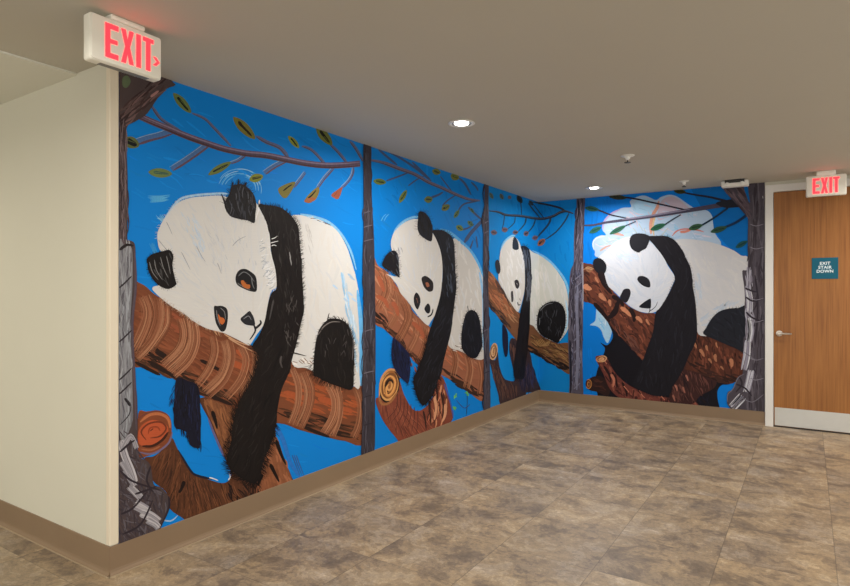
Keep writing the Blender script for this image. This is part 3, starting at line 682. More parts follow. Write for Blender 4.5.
hatch([(278, 408), (362, 424), (362, 440), (300, 428), (280, 422)], 40, 14, 6, 22, 2.6, [(60, 38, 26), (44, 28, 20), (84, 52, 34)], .1)
hatch([(150, 300), (190, 322), (210, 332), (195, 340), (150, 318)], 16, 28, 8, 18, 3.4, [(142, 76, 50)], .06)
for a in (((150, 364), (166, 372), (178, 379)), ((135, 362), (148, 369), (160, 375)), ((155, 352), (166, 358), (176, 366)), ((200, 360), (212, 366), (222, 372)), ((205, 392), (220, 400), (232, 405)), ((302, 426), (316, 432), (330, 437))): stroke(a, 4, 3, (38, 24, 18), .3)
for a, w in ((((228, 362), (240, 366), (246, 372)), 7), (((236, 350), (244, 358), (246, 368)), 5), (((284, 392), (300, 397), (318, 402)), 6), (((318, 398), (330, 402), (342, 408)), 7), (((338, 408), (348, 410), (352, 412)), 5)): stroke(a, w, w*.8, (160, 80, 46), .3)
LBS = [(150, 98, 70), (164, 112, 82), (136, 84, 58), (174, 124, 92), (144, 92, 66), (124, 74, 50), (112, 66, 42)]
for a, w, n_ in (([(144, 296), (149, 312), (145, 330), (134, 352)], 12, 9), ([(158, 298), (160, 318), (152, 340), (136, 358)], 8, 6), ([(168, 306), (168, 322), (163, 334), (150, 352)], 5, 4),
                 ([(182, 318), (185, 334), (180, 350), (164, 366)], 10, 9), ([(192, 322), (194, 340), (188, 358), (172, 374)], 9, 8), ([(212, 336), (214, 352), (208, 370), (196, 386)], 6, 4),
                 ([(226, 340), (229, 358), (222, 378), (206, 394)], 11, 10), ([(240, 346), (246, 360), (240, 380), (226, 398)], 6, 5), ([(255, 350), (257, 362), (252, 378), (240, 396)], 8, 6),
                 ([(292, 368), (298, 386), (297, 406), (290, 424)], 5, 6), ([(303, 372), (309, 390), (307, 408), (299, 427)], 9, 9), ([(328, 382), (336, 398), (335, 416), (325, 434)], 9, 9), ([(337, 385), (341, 402), (339, 420), (333, 436)], 3, 4), ([(356, 388), (361, 404), (359, 424), (353, 438)], 6, 5)):
    band(a, w*1.15, LBS, int(n_*2.4)+2, .75)
for k in range(60):   # ragged upper edge where fur meets bark
    t = random.random(); x = 168+t*52; y = 302+t*32-3*math.sin(t*3.1)*-1
    mark(x, y, 60+random.uniform(-20, 20), 7, 1.2, random.choice([(120, 84, 62), (176, 130, 96), (90, 60, 44)]))
for a in (([(196, 322), (206, 327), (222, 333)]), ([(224, 334), (236, 341), (250, 346)]), ([(228, 338), (240, 345), (252, 351)])): stroke(a, 1.6, 1, (190, 146, 112), .3)
lg.build('painted_branch', mural)

lg = start()
low = [(376, 398), (378, 410), (385, 424), (396, 438), (404, 446), (430, 440), (452, 420), (450, 402), (444, 380), (436, 374), (432, 398), (422, 409.5), (412.7, 409.3), (404, 395), (398, 380), (390, 398)]
poly(low, (124, 64, 48), .4, 20)
hatch([(380, 404), (396, 400), (410, 412), (430, 412), (434, 432), (404, 442), (386, 424)], 120, 0, 8, 16, 1.1, [(140, 76, 56), (112, 58, 42), (130, 70, 52), (96, 50, 38), (150, 86, 64)], .12, dirf=lambda x, y: 60+(x-380)*-.1+(415-x)*.8)
for k in range(7): stroke([(397+k*3.4, 392+k*3), (396+k*3.6, 408+k*2.2), (386+k*5, 420+k*2.5)], 1.0, .5, (84, 44, 36), .2)
hatch([(430, 400), (442, 384), (449, 404), (450, 420), (428, 428)], 60, 95, 14, 14, 1.6, [(168, 98, 70), (196, 134, 98), (110, 60, 44), (60, 34, 28)], .12)
for a in (((436, 384), (437, 398), (434, 412)), ((441, 392), (443, 406), (442, 420)), ((429, 400), (430, 414), (431, 426)), ((423, 411), (425, 420), (426, 430))): stroke(a, 2.4, 1, (50, 28, 24), .2)
for a in (((434, 396), (436, 408), (434, 420)), ((445, 404), (445, 414), (442, 422))): stroke(a, 3.4, 2, (204, 146, 110), .3)
rings((389.3, 386), 9.6, 17.5, 12, [(150, 96, 52), (40, 28, 22), (206, 152, 92), (120, 76, 44), (196, 130, 70), (90, 56, 34)], 7, 2.2)
stroke([(379, 398), (381, 380), (388, 370), (396, 371), (400, 378)], 2.2, None, (196, 140, 88), .3); stroke([(378.5, 396), (382, 404), (390, 402), (397, 392)], 2.4, None, (150, 98, 60), .3)
stroke([(384, 394), (384, 382), (390, 376), (395, 382), (392, 392), (387, 395), (386, 388), (389, 384)], 1.8, None, (212, 150, 86), .3)
BR2 = [(372, 258), (378, 266), (386, 271), (394, 282), (402, 295), (414, 313), (427.5, 325), (449, 344), (462, 351), (484, 359), (484, 400), (467, 391), (452, 381), (441, 375), (425, 371), (412, 359), (400, 346), (393, 338), (384, 329), (372, 317)]
layer(); poly(BR2, (142, 88, 64), .4, 45)
hatch(BR2[:10]+[(470, 372), (452, 366), (430, 352), (410, 336), (390, 318), (374, 304)], 130, 45, 14, 18, 2, [(158, 92, 64), (172, 98, 66), (148, 94, 70), (176, 120, 90), (130, 80, 56)], .12)
hatch([(374, 306), (394, 330), (414, 354), (440, 370), (425, 371), (393, 339), (374, 320)], 30, 45, 8, 16, 2.4, [(60, 36, 26), (36, 24, 20), (88, 54, 38)], .1)
hatch([(441, 366), (470, 384), (484, 392), (484, 400), (452, 382)], 24, 30, 8, 14, 2.4, [(60, 38, 28), (44, 28, 24)], .1)
for a, w, n_ in (([(384, 272), (388, 290), (380, 310)], 10, 7), ([(396, 290), (398, 308), (388, 328)], 6, 5), ([(404, 302), (408, 318), (398, 340)], 8, 7), ([(414, 318), (416, 334), (408, 352)], 7, 5), ([(424, 326), (425, 342), (418, 362)], 5, 4),
                 ([(451, 346), (455, 360), (452, 376)], 5, 5), ([(467, 355), (470, 370), (466, 388)], 6, 6), ([(478, 360), (481, 376), (479, 394)], 4, 4)): band(a, w, LBS, int(n_*1.5)+1, .8)
for a in (((376, 296), (384, 300), (388, 308)), ((392, 302), (396, 308), (398, 316)), ((412, 322), (420, 330), (424, 338)), ((378, 276), (382, 286), (384, 292))): stroke(a, 5, 3, (160, 86, 58), .3)
hatch([(410, 356), (424, 362), (421, 378), (416, 384), (411, 368)], 14, 60, 14, 9, 1.6, [(150, 84, 60), (90, 50, 40), (60, 36, 30)], .1)
for c_ in ((454.7, 396), (454.5, 409), (466, 394)):
    for k in range(5): mark(c_[0]+random.uniform(-1.6, 1.6), c_[1]+random.uniform(-2, 2), random.uniform(0, 180), 2.6, 1.5, (96, 178, 96))
stroke([(467, 394), (467, 404), (466, 416)], .6, None, (40, 60, 70)); stroke([(456, 400), (464, 408), (470, 404)], .6, None, (60, 60, 110)); stroke([(444, 384), (450, 402), (453, 418)], 1.6, 1, (60, 82, 150), .4)
stroke([(371, 330), (374, 330)], .1, None, BLK)
lg.build('painted_branch', mural)

lg = start()
low = [(489.5, 359), (491, 368), (494, 380), (498, 394), (502, 405), (524, 396), (526.7, 392.5), (540.5, 391), (536, 378), (532.4, 366), (528, 349), (512, 338), (509, 350), (512.6, 367.5), (514.5, 380), (508, 380.5), (503, 377), (499, 365), (497.5, 352), (495, 360)]
poly(low, (56, 42, 44), .35, 80)
hatch([(491, 364), (496, 362), (502, 379), (518, 384), (520, 396), (503, 402), (496, 384)], 70, 80, 12, 12, 1.1, [(84, 56, 50), (60, 38, 34), (40, 30, 34), (96, 66, 54)], .12)
hatch([(520, 392), (519, 372), (530, 362), (538, 388)], 50, 85, 14, 14, 1.3, [(52, 48, 76), (40, 36, 56), (66, 52, 62), (30, 28, 44)], .12)
hatch([(508, 346), (513, 338), (520, 350), (516, 370), (513, 362)], 22, 85, 10, 10, 1.3, [(96, 66, 56), (60, 44, 44), (40, 32, 36)], .1)
rings((493.4, 351.5), 3.6, 8.6, 8, [(150, 110, 78), (204, 158, 110), (110, 76, 56), (220, 180, 140)], 4, 1.2)
BR3 = [(487, 272), (493, 275.5), (498, 282), (504, 292.5), (510, 302), (517, 311), (529.6, 321), (541, 335), (550, 340), (558, 343.4), (571, 345), (571, 373.5), (556.5, 366), (543.8, 359), (530, 351), (518, 342), (505.5, 327), (495.6, 314), (487, 302)]
poly(BR3, (112, 74, 50), .4, 45)
hatch(BR3[:6]+[(520, 326), (508, 318), (496, 306), (488, 294)], 70, 50, 12, 11, 1.5, [(156, 94, 62), (168, 106, 72), (120, 76, 54), (142, 88, 58), (160, 120, 86)], .12)
hatch([(488, 296), (500, 312), (512, 328), (505, 326), (494, 312), (487, 303)], 16, 50, 6, 10, 1.8, [(44, 34, 36), (66, 46, 40)], .1)
hatch([(496, 280), (506, 296), (516, 310), (512, 308), (502, 294), (495, 282)], 14, 55, 6, 9, 1.5, [(60, 42, 38), (80, 56, 46)], .1)
hatch([(532, 326), (545, 340), (570, 347), (570, 368), (545, 356), (530, 346)], 90, 30, 16, 10, 1.3, [(132, 96, 58), (110, 78, 46), (150, 112, 70), (90, 64, 40), (70, 50, 34)], .12)
hatch([(528, 346), (545, 356), (570, 367), (570, 373), (543, 359), (520, 344)], 24, 28, 5, 12, 2, [(48, 34, 28), (32, 24, 24)], .1)
for k in range(5): stroke([(536+k*1.4, 340-k*.5), (540+k*1.8, 346), (546+k*1.2, 343-k)], .7, None, (160, 124, 80), .3)
lg.build('painted_branch', mural)

lg = start()
poly([(601, 300), (622, 308), (655, 322), (696, 326), (748, 343), (746, 373), (738, 378), (730, 384), (722, 385), (717.8, 390), (717.5, 398), (719, 414), (700, 415), (640, 408), (603, 400), (597, 392), (595, 382), (598, 368), (603, 356), (605, 349), (603.5, 346), (600.5, 342.5), (607.5, 345), (613, 335), (606, 318)], (22, 20, 26), .2, 60)
hatch([(603, 380), (640, 398), (700, 405), (715, 400), (700, 390), (650, 392), (612, 372)], 40, 60, 40, 8, 1.6, [(34, 22, 22), (50, 30, 26), (26, 24, 38)], .1)
# small side stumps
poly([(589, 379), (600, 376), (610, 384), (608, 396), (598, 392), (588, 389)], (44, 28, 26), .3, 10)
hatch([(592, 380), (602, 380), (606, 392), (594, 389)], 14, 15, 20, 7, 1.4, [(78, 44, 36), (56, 32, 28)], .1)
rings((588.6, 384), 3, 4.8, 0, [(60, 40, 30), (176, 118, 66), (60, 36, 26), (150, 96, 56)], 4, .9)
lg4 = [(595.5, 358.5), (599, 355.5), (606, 356.5), (611, 366), (617.4, 375.3), (626, 383), (634.4, 388), (650, 394), (672, 398), (690, 396), (697, 412), (640, 404), (621.7, 399), (610, 389), (603, 373)]
poly(lg4, (104, 54, 46), .35, 60)
hatch(lg4, 90, 60, 25, 9, 2.2, [(122, 66, 54), (140, 80, 64), (84, 44, 38), (110, 56, 46), (60, 32, 30)], .12)
for a in (((604, 366), (609, 374), (611, 382)), ((612, 372), (616, 380), (617, 388)), ((622, 382), (626, 390), (627, 397)), ((638, 390), (642, 396)), ((634, 390), (633, 398))): stroke(a, 3, 1.6, (40, 24, 24), .2)
for a in (((611, 374), (614, 380), (613, 387)), ((624, 386), (629, 392)), ((604, 360), (607, 364)), ((641, 394), (645, 398)), ((661, 396), (665, 400))): stroke(a, 3.2, 2, (182, 112, 88), .3)
rings((601.5, 359), 5.6, 3.2, -12, [(190, 134, 92), (214, 166, 120), (130, 80, 54)], 3, 1)
low4 = [(684, 366), (705, 376), (716, 380), (714, 388), (700, 396), (692, 404), (672, 404), (670, 392), (676, 378)]
poly(low4, (58, 34, 32), .3, 60)
hatch(low4, 80, 75, 18, 11, 1.5, [(80, 48, 43), (98, 60, 52), (58, 35, 33), (40, 26, 28)], .12)
for c_ in ((676, 388), (687, 378), (684, 390), (674, 398)): mark(c_[0], c_[1], 70, 7, 2.4, (156, 100, 84))
# right part of the big branch
R4 = [(694, 326), (706, 333), (720, 340), (748, 350), (748, 372), (738, 380), (728, 384), (711, 378), (696, 372), (684, 368), (688, 354)]
poly(R4, (80, 44, 33), .35, 70)
hatch(R4, 130, 75, 22, 10, 2.2, [(98, 54, 39), (114, 64, 47), (66, 37, 29), (86, 48, 36), (48, 28, 24)], .12)
hatch([(686, 356), (712, 370), (740, 376), (728, 384), (700, 374)], 30, 20, 10, 10, 2, [(44, 28, 24), (60, 36, 30)], .1)
for c_, l_, w_ in (((694, 344), 10, 3.8), ((702, 353), 9, 4), ((707, 348), 6, 3), ((716, 358), 8, 4), ((731, 363), 9, 5), ((710, 361), 6, 3), ((722, 368), 5, 2.4), ((717, 345), 6, 2)): mark(c_[0], c_[1], 60+random.uniform(-15, 25), l_, w_, (166, 110, 80))
# left part of the big branch
L4 = [(582, 266), (588, 263.8), (594, 265), (600, 271), (603.3, 277), (610, 288), (618, 296), (627, 305), (636, 310), (644, 313), (657, 315), (660, 335), (648, 366), (643, 361), (638, 355), (622, 338), (606, 320), (599, 308), (590, 303), (582, 298)]
poly(L4, (98, 54, 40), .35, 45)
hatch(L4, 190, 50, 25, 9, 2.3, [(116, 64, 46), (134, 76, 56), (84, 46, 36), (106, 58, 42), (64, 36, 30), (72, 40, 32)], .12)
hatch([(606, 312), (622, 328), (640, 345), (646, 360), (636, 352), (620, 336)], 30, 50, 30, 8, 2, [(60, 36, 32), (84, 50, 44), (110, 70, 58)], .1)
for a in (((599, 272), (604, 284), (612, 294)), ((612, 296), (619, 300), (624, 306)), ((608, 318), (616, 312), (618, 300)), ((630, 308), (634, 316), (634, 322)), ((594, 303), (602, 312), (610, 322)), ((618, 302), (616, 308), (610, 316))): stroke(a, 5, 3, (34, 22, 22), .2)
for c_, l_, w_, a_ in (((588, 287), 9, 7, 30), ((603, 297), 10, 6, 45), ((610, 303), 7, 4, 80), ((626, 312), 14, 5.5, 42), ((639, 320), 9, 5, 45), ((648, 322), 7, 3, 60), ((597, 280), 7, 3, 60)): mark(c_[0], c_[1], a_, l_, w_, (180, 118, 86), amp=.4)
for k in range(4): stroke([(583.5+k*.5, 270-k*.6), (588, 267+k*1.4), (594-k, 269+k)], 1, None, random.choice([(176, 138, 100), (150, 106, 76)]), .3)
lg.build('painted_branch', mural)
# ---- pandas
def shade_white(outline, n, ang, sp, ln, w): hatch(outline, n, ang, sp, ln, w, [(217, 214, 208), (211, 210, 207), (209, 209, 209), (214, 210, 204)], .02, amp=.04)
FURK = [(24, 20, 18), (30, 25, 23), (16, 13, 13), (38, 33, 31), (26, 21, 19)]
pd = start()
body = [(290, 218), (298, 215), (308, 217), (322, 221), (336, 230), (346, 246), (352, 264), (357, 284), (361, 310), (362.5, 340), (362, 362), (359, 388), (350, 384), (320, 374), (306, 368), (291, 361), (290, 300), (292, 240)]
stroke([(300, 214), (314, 217), (328, 222), (340, 233), (350, 250), (356, 270)], 3, 2, (120, 180, 220), .4)
poly(body, WHITE, .06, 80)
shade_white(body, 110, 80, 30, 20, 2.4)
for k in range(24):
    t = random.random(); mark(346+t*12+random.uniform(-4, 3), 280+t*90, 80, 16, 2.4, random.choice([(150, 190, 222), (178, 204, 224), (196, 212, 224)]))
stroke([(357, 290), (361, 330), (361, 386)], 3.4, 5, (96, 168, 220), .4)
for c_ in ((350, 276), (335, 287), (350, 294), (354, 300), (346, 300), (352, 278)): mark(c_[0], c_[1], 40, 7, 2.4, (170, 196, 220))
for k in range(12): mark(309+k*2, 217+k*.8, random.uniform(-10, 40), 6, .8, random.choice([(90, 80, 80), (180, 200, 215)]))
for k in range(16): mark(random.uniform(296, 312), random.uniform(222, 250), 75, 10, .8, (190, 186, 182))
for k in range(30): mark(294+random.uniform(0, 28), 358+random.uniform(0, 5)+(k % 5), random.uniform(0, 50), 6, 1, random.choice([(226, 220, 212), (140, 110, 90)]))
# hanging paw
paw = [(176, 379), (188, 381), (198, 387), (200, 410), (200, 444), (196, 448), (189, 444), (188, 434), (182, 430), (174, 426), (174, 405)]
layer(); poly(paw, (20, 20, 36), .4, 88)
hatch(paw, 70, 88, 8, 16, 1.2, [(16, 14, 22), (30, 34, 66), (24, 26, 48), (12, 11, 16)], .1)
for k in range(60): x = random.uniform(173, 200); mark(x, 416+(x-173)*1.0+random.uniform(-10, 6), 84, 14, 1.4, (20, 20, 36))
for k in range(8): mark(172+random.uniform(-3, 2), 396+random.uniform(-8, 14), 115, 8, .8, (30, 40, 76))
# hind leg
leg = [(313, 374), (314, 352), (317, 335), (321, 326), (329, 319), (339, 319), (347, 324), (352, 334), (354, 346), (353.5, 370), (352, 389), (340, 387), (326, 382), (317, 377)]
poly(leg, BLK, .3, 85)
hatch(leg, 90, 85, 14, 14, 1.2, FURK, .15)
stroke([(317, 336), (323, 327), (331, 322), (340, 322)], 1.2, .8, (120, 112, 108), .5); stroke([(327, 322), (328, 316), (329, 313)], 1.4, .5, BLK); stroke([(350, 330), (353, 342), (352, 360)], 1, .7, (110, 104, 104), .4)
for k in range(10): mark(random.uniform(320, 350), random.uniform(330, 370), random.uniform(60, 130), 7, .6, (86, 80, 78))
fur([(313, 376), (314, 352), (318, 334), (329, 318.5), (342, 319), (351, 330), (354.5, 350), (353, 386)], BLK, 4, 1.5, 1.0, lean=-40)
fur([(308, 366), (314, 376), (326, 384), (345, 387)], (30, 22, 18), 8, 1.8, 1.2, side=-1)
# head
head = [(158, 246), (157, 234), (160, 226), (164, 219), (176, 204), (190, 198), (205, 196.4), (218, 195.6), (232, 198), (250, 199), (259, 207), (264, 218), (268, 228), (270, 243), (270.5, 252), (275, 264), (277, 277), (276, 287), (271, 291), (267.5, 304), (266, 318), (262, 327), (256, 335), (251, 343), (248, 345), (236, 339), (222, 332.5), (208, 329), (196, 323), (184, 314), (168, 304), (154, 292), (152.5, 287), (160, 283), (168, 262), (161, 252)]
stroke([(160, 226), (176, 202.5), (190, 196), (218, 193.5), (228, 194)], 2.6, 2, (150, 192, 222), .5)
poly(head, WHITE, .07, 60)
hc = (250, 330)
def hd_(x, y): return math.degrees(math.atan2(y-hc[1], x-hc[0]))
hatch(head, 330, 0, 14, 15, 1.8, [(217, 215, 210), (212, 211, 209), (209, 210, 211), (214, 211, 206)], .02, dirf=hd_, amp=.04)
hatch([(180, 212), (196, 214), (206, 236), (208, 262), (200, 262), (186, 232)], 34, 0, 14, 9, 1.6, [(188, 202, 218), (196, 206, 216), (200, 208, 216)], .04, dirf=hd_)
hatch([(204, 222), (240, 236), (256, 262), (250, 272), (214, 270)], 46, 0, 20, 8, 1.0, [(200, 200, 202), (192, 194, 198), (206, 206, 208)], .04, dirf=hd_)
hatch([(262, 236), (272, 262), (276, 282), (268, 290), (262, 272), (258, 246)], 70, -20, 40, 7, .9, [(176, 180, 186), (160, 166, 172), (222, 222, 222), (226, 226, 226)], .05)
for a in (((158, 240), (163, 246), (168, 252)), ((166, 222), (169, 228), (172, 235)), ((217, 263), (219, 268), (221, 274)), ((181, 252), (186, 262), (190, 270)), ((232, 246), (238, 240), (246, 236)), ((196, 246), (200, 254), (205, 262))): stroke(a, .9, .4, (150, 152, 158), .5)
fur([(157, 240), (160, 226), (176, 204), (190, 198), (218, 195.6), (226, 196)], (206, 212, 216), 5, 1.2, 1.4, side=1, jit=.05)
fur([(258, 206), (264, 218), (268, 230), (270, 250), (276, 268), (277, 284), (271, 292)], (216, 216, 216), 6, 1.4, 1.2, side=1, lean=20, jit=.05)
fur([(160, 298), (172, 306), (190, 319), (200, 325)], (196, 176, 158), 5, 1.1, 1.2, side=-1, jit=.15)
ea = [(147, 264), (146.5, 259), (151, 254.5), (157, 252.5), (163, 251), (169, 250), (173, 256), (172, 266), (175, 280), (175.5, 285), (168, 289), (160, 286.5), (153, 280), (148, 271)]
poly(ea, BLK, .35, 60)
hatch(ea, 50, 65, 20, 11, 1, FURK+[(70, 68, 68)], .15)
for a in (([(154, 260), (156, 270), (162, 280)]), ([(160, 257), (163, 268), (168, 278)]), ([(149, 262), (152, 272), (158, 280)]), ([(166, 256), (168, 264), (170, 274)])): stroke(a, .9, .6, (120, 118, 118), .5)
fur(ea, BLK, 3.4, 1.4, 1.6, closed=True, side=1)
er = [(224, 206), (226, 199), (229, 194), (231, 187), (236, 184.5), (242, 184.5), (249, 189), (254, 196), (256, 205), (255, 214), (254, 223), (247, 220.5), (238, 219), (229, 215.5)]
poly(er, (30, 28, 30), .35, 85)
hatch(er, 70, 80, 25, 12, 1, FURK+[(80, 80, 86), (60, 62, 70)], .15)
fur([(223, 204), (229, 194), (233, 184), (244, 184), (253, 194)], (30, 26, 28), 7, 1.7, 1.5, lean=10)
for a in (((231, 190), (232.5, 182)), ((238, 186), (238, 179)), ((244, 186), (246, 182)), ((225, 204), (221, 194))): stroke([a[0], ((a[0][0]+a[1][0])/2, (a[0][1]+a[1][1])/2), a[1]], 2.6, .6, (30, 26, 28), .2, taper=False)
fur([(254, 223), (245, 220), (230, 216)], BLK, 3, .9, 1.3)
stroke([(222, 196), (225, 202), (227, 207)], 1, .6, (40, 38, 40)); stroke([(259, 200), (258, 210), (255, 220)], 1.8, 1, (226, 226, 226), .2)
ey = [(235, 279), (236.5, 273), (240, 269.5), (245, 269), (250, 271.5), (255, 276), (256.5, 283), (256, 291), (251, 291.5), (244, 289), (237, 285)]
poly(ey, (28, 26, 28), .3, 40)
for a in (([(238, 276), (243, 272), (249, 275), (254, 282)]), ([(237, 283), (243, 287), (250, 290)]), ([(251, 277), (252, 284), (254, 289)])): stroke(a, 1, .6, (110, 110, 112), .5)
poly([(240.5, 281), (243, 280.5), (246, 284), (249.5, 285), (249, 288.5), (244.5, 288), (241.5, 285)], (176, 98, 46), .3, 30); stroke([(244, 282), (247, 283)], 1.8, 1, (90, 40, 20))
ey2 = [(213.5, 307), (217, 306), (222, 306), (226.5, 309), (227.5, 316), (226.5, 325), (224.5, 330.5), (221, 331.5), (218, 328), (215, 321)]
poly(ey2, (34, 32, 34), .3, 80)
for a in (([(216, 310), (217, 318), (220, 326)]), ([(220, 308), (224, 312), (225, 320)])): stroke(a, 1, .6, (120, 118, 118), .5)
poly([(217.5, 314), (220, 317), (223, 318), (224.5, 321), (222, 324.5), (219, 322)], (190, 100, 48), .3, 80)
poly([(240, 319), (244, 315), (249, 311), (251.5, 314), (253.5, 318), (254.5, 325), (250, 325.5), (244, 324)], (38, 38, 42), .3, 30)
stroke([(243, 319), (248, 316), (251, 320)], 1, .6, (120, 120, 124), .4)
stroke([(253, 324), (255, 330), (252, 336), (249, 340)], 2.2, 1, (40, 40, 42)); stroke([(254, 329), (258, 326), (260.5, 323), (259.5, 320)], 2.6, 1.6, (34, 32, 34))
# shoulder and arm
arm = [(258, 205), (266, 205), (274, 206), (281, 208), (289, 214), (294, 220), (298, 228), (299.5, 245), (301, 260), (302, 280), (303, 296), (303, 312), (299, 330), (296, 344), (292, 358), (288, 374), (281, 390), (277, 410), (276, 424), (271, 442), (264, 457), (261, 470), (256, 482), (248, 482), (237, 475), (227, 465), (227, 455), (231, 440), (232, 426), (236, 410), (242, 396), (251, 382), (257, 366), (258, 356), (252, 346), (258, 336), (264, 322), (267.5, 304), (271, 293), (276, 288), (275, 270), (271, 254), (269, 234), (265, 220)]
layer(); poly(arm, (24, 18, 17), .3, 95)
hatch(arm, 330, 0, 18, 15, 1.3, FURK, .15, dirf=lambda x, y: 82 if y < 320 else 112)
hatch([(286, 300), (298, 296), (299, 330), (290, 350), (284, 330)], 26, 80, 30, 8, .7, [(62, 57, 55), (84, 78, 75)], .1)
hatch([(276, 232), (292, 226), (298, 250), (298, 290), (280, 300)], 20, 85, 20, 8, .7, [(46, 41, 40), (58, 54, 52)], .1)
stroke([(273, 300), (271, 310), (269, 320)], 2, 1, (70, 66, 66), .4); stroke([(281, 356), (280, 362), (282, 368)], 2.4, 1.2, (76, 70, 68), .4)
for k in range(7): mark(289+k*.3, 254+k*1.6, 88, 4, 1, (150, 148, 146))
for a in (((271, 239), (277, 236)), ((270, 243), (278, 241)), ((271, 246), (276, 246))): stroke([a[0], ((a[0][0]+a[1][0])/2, a[0][1]-1), a[1]], 1, .5, (226, 226, 226))
fur([(258, 205), (266, 205), (278, 207), (292, 217), (298, 228), (301, 260), (302.5, 300), (300, 325), (295, 348)], (24, 18, 17), 5.4, 1.8, .8, side=1, lean=-25)
fur([(252, 346), (258, 358), (250, 384), (240, 400), (234, 414), (231, 436)], (30, 22, 18), 14, 1.8, .6, side=-1, lean=55)
fur([(276, 424), (268, 450), (262, 470), (254, 484), (240, 478), (227, 466), (230, 440)], (24, 18, 17), 10, 2.2, .6, side=1, lean=35)
fur([(222, 452), (228, 440), (232, 426)], (24, 18, 17), 7, 1, 1.2, side=-1, lean=60)
stroke([(290, 352), (298, 354), (306, 356)], 1.6, .5, (40, 34, 32))
pd.build('painted_panda', mural, 'largest panda, at the near end of the wall, with orange-brown eyes')

pd = start()
body = [(452, 240), (462, 245), (468, 250), (473, 257), (478.6, 267.7), (482, 279), (484, 300), (485, 345), (483, 359), (472, 358), (462, 352), (448, 345.5), (449, 323), (450, 306), (451, 280)]
stroke([(440, 229), (450, 233), (462, 243), (473, 255), (481, 273), (485, 300)], 3, 3, (90, 166, 220), .4)
poly(body, (204, 200, 194), .06, 85); shade_white(body, 60, 85, 20, 14, 1.8)
stroke([(479, 272), (483, 300), (483, 350)], 2.2, 2.6, (140, 186, 224), .3)
for k in range(14): mark(449+random.uniform(0, 18), 345+random.uniform(0, 4)+k*.3, 20, 5, .9, random.choice([(220, 214, 206), (120, 90, 76)]))
paw = [(392.5, 338), (396, 340), (403, 347), (409, 355), (410, 369), (408, 383), (404, 381), (398, 375), (393, 366), (391, 354)]
layer(); poly(paw, (22, 28, 58), .35, 80); hatch(paw, 34, 84, 14, 10, 1.1, [(18, 20, 40), (30, 42, 86), (16, 16, 28)], .1)
fur([(392, 340), (391, 356), (394, 370), (404, 381), (408, 385), (410, 368)], (22, 28, 58), 4, .8, 1.2, side=-1)
leg = [(461, 346), (461, 334), (463, 322), (466, 313), (471, 310), (476, 312.5), (479, 319), (481, 331), (482, 345), (479, 353), (475.3, 358), (468.7, 357), (463, 351)]
poly(leg, (20, 20, 26), .3, 85); hatch(leg, 40, 85, 20, 9, 1, [(24, 24, 30), (14, 14, 18), (38, 42, 54), (30, 30, 38)], .1)
fur(leg, (22, 22, 28), 3.2, 1.3, 1.0, closed=True, side=1); mark(467.5, 309, 85, 7, 1.2, (90, 92, 96))
head = [(390.5, 246), (391, 239), (394, 232), (399.5, 226), (406, 221.5), (414, 219), (424, 221), (431, 231), (437, 242), (441, 254), (442, 264), (442, 275), (441, 288), (439.5, 299), (437, 309), (434, 316), (430, 322), (427.5, 325.5), (421, 320), (414, 311), (407, 301), (400, 293), (396, 284), (390, 277), (386, 274), (397, 276), (398, 262), (392, 252)]
stroke([(392, 240), (396, 229), (404, 221), (414, 217), (420, 218)], 3, 2, (110, 176, 220), .4)
poly(head, (210, 207, 202), .06, 60)
hc2 = (428, 316)
hatch(head, 120, 0, 16, 12, 1.5, [(214, 212, 208), (206, 205, 205), (204, 206, 210), (210, 207, 202)], .02, dirf=lambda x, y: math.degrees(math.atan2(y-hc2[1], x-hc2[0])), amp=.08)
fur([(391, 246), (392, 238), (400, 226), (414, 219)], (206, 212, 220), 3, .8, 1.4, jit=.05)
ea = [(382, 266), (383, 260), (386, 255), (391, 251), (395, 251), (398, 256), (398.5, 266), (399, 277), (395, 275), (389, 271)]
poly(ea, (24, 22, 28), .3, 70); hatch(ea, 26, 60, 30, 8, 1, FURK+[(90, 96, 104)], .1); fur(ea, (24, 22, 28), 4.2, 1.4, 1.2, closed=True, side=1)
for k in range(5): mark(399+random.uniform(-1, 2), 253+random.uniform(-3, 4), 70, 6, .8, (150, 150, 156))
er = [(417, 228), (417.5, 219), (418.5, 212), (424, 212.5), (429, 218), (432, 227), (432, 236), (430.5, 241.5), (424, 238.5), (419, 234)]
poly(er, (28, 28, 34), .3, 80); hatch(er, 30, 80, 25, 9, 1, FURK, .12); fur([(416, 230), (418, 214), (424, 211), (431, 222)], (28, 28, 34), 5, .9, 1, lean=10); fur([(431, 241), (424, 239), (418, 234)], BLK, 3, .9, 1.2)
poly([(421, 279), (423, 276.3), (426, 276.2), (430, 279), (432.7, 283), (432.5, 290), (429, 291.8), (426, 290), (423, 286)], (36, 30, 30), .25, 60); poly([(425, 283), (427.5, 282.4), (429, 286), (426.5, 287)], (150, 92, 66), .3, 60)
poly([(413.6, 296), (416, 292.5), (419, 296), (420, 301), (419, 306), (417, 309.5), (414.5, 306), (413.3, 301)], (34, 30, 32), .25, 80); stroke([(416, 298), (417.5, 303)], 1.8, 1, (140, 96, 80))
poly([(424, 308), (427.5, 303.4), (429.8, 307), (429.5, 312), (427.5, 313.6), (425, 311.5)], (28, 28, 32), .2, 60)
stroke([(427, 317), (430.5, 315), (432, 312), (432.6, 308.6)], 1.6, 1, (28, 28, 32))
arm = [(432, 231), (438, 230), (444, 231), (450.6, 236), (453.5, 243), (454.5, 258), (455, 272), (456, 286), (454.5, 300), (452.5, 316), (450.5, 332), (446, 350), (443, 362), (441, 373), (437, 382), (432.5, 395), (424, 405), (419, 402), (414.5, 390), (413, 378), (418, 368), (422, 357), (425, 348), (428, 334), (432, 322), (436, 310), (439.5, 297), (441.5, 284), (442.3, 270), (440.5, 253), (436.5, 241)]
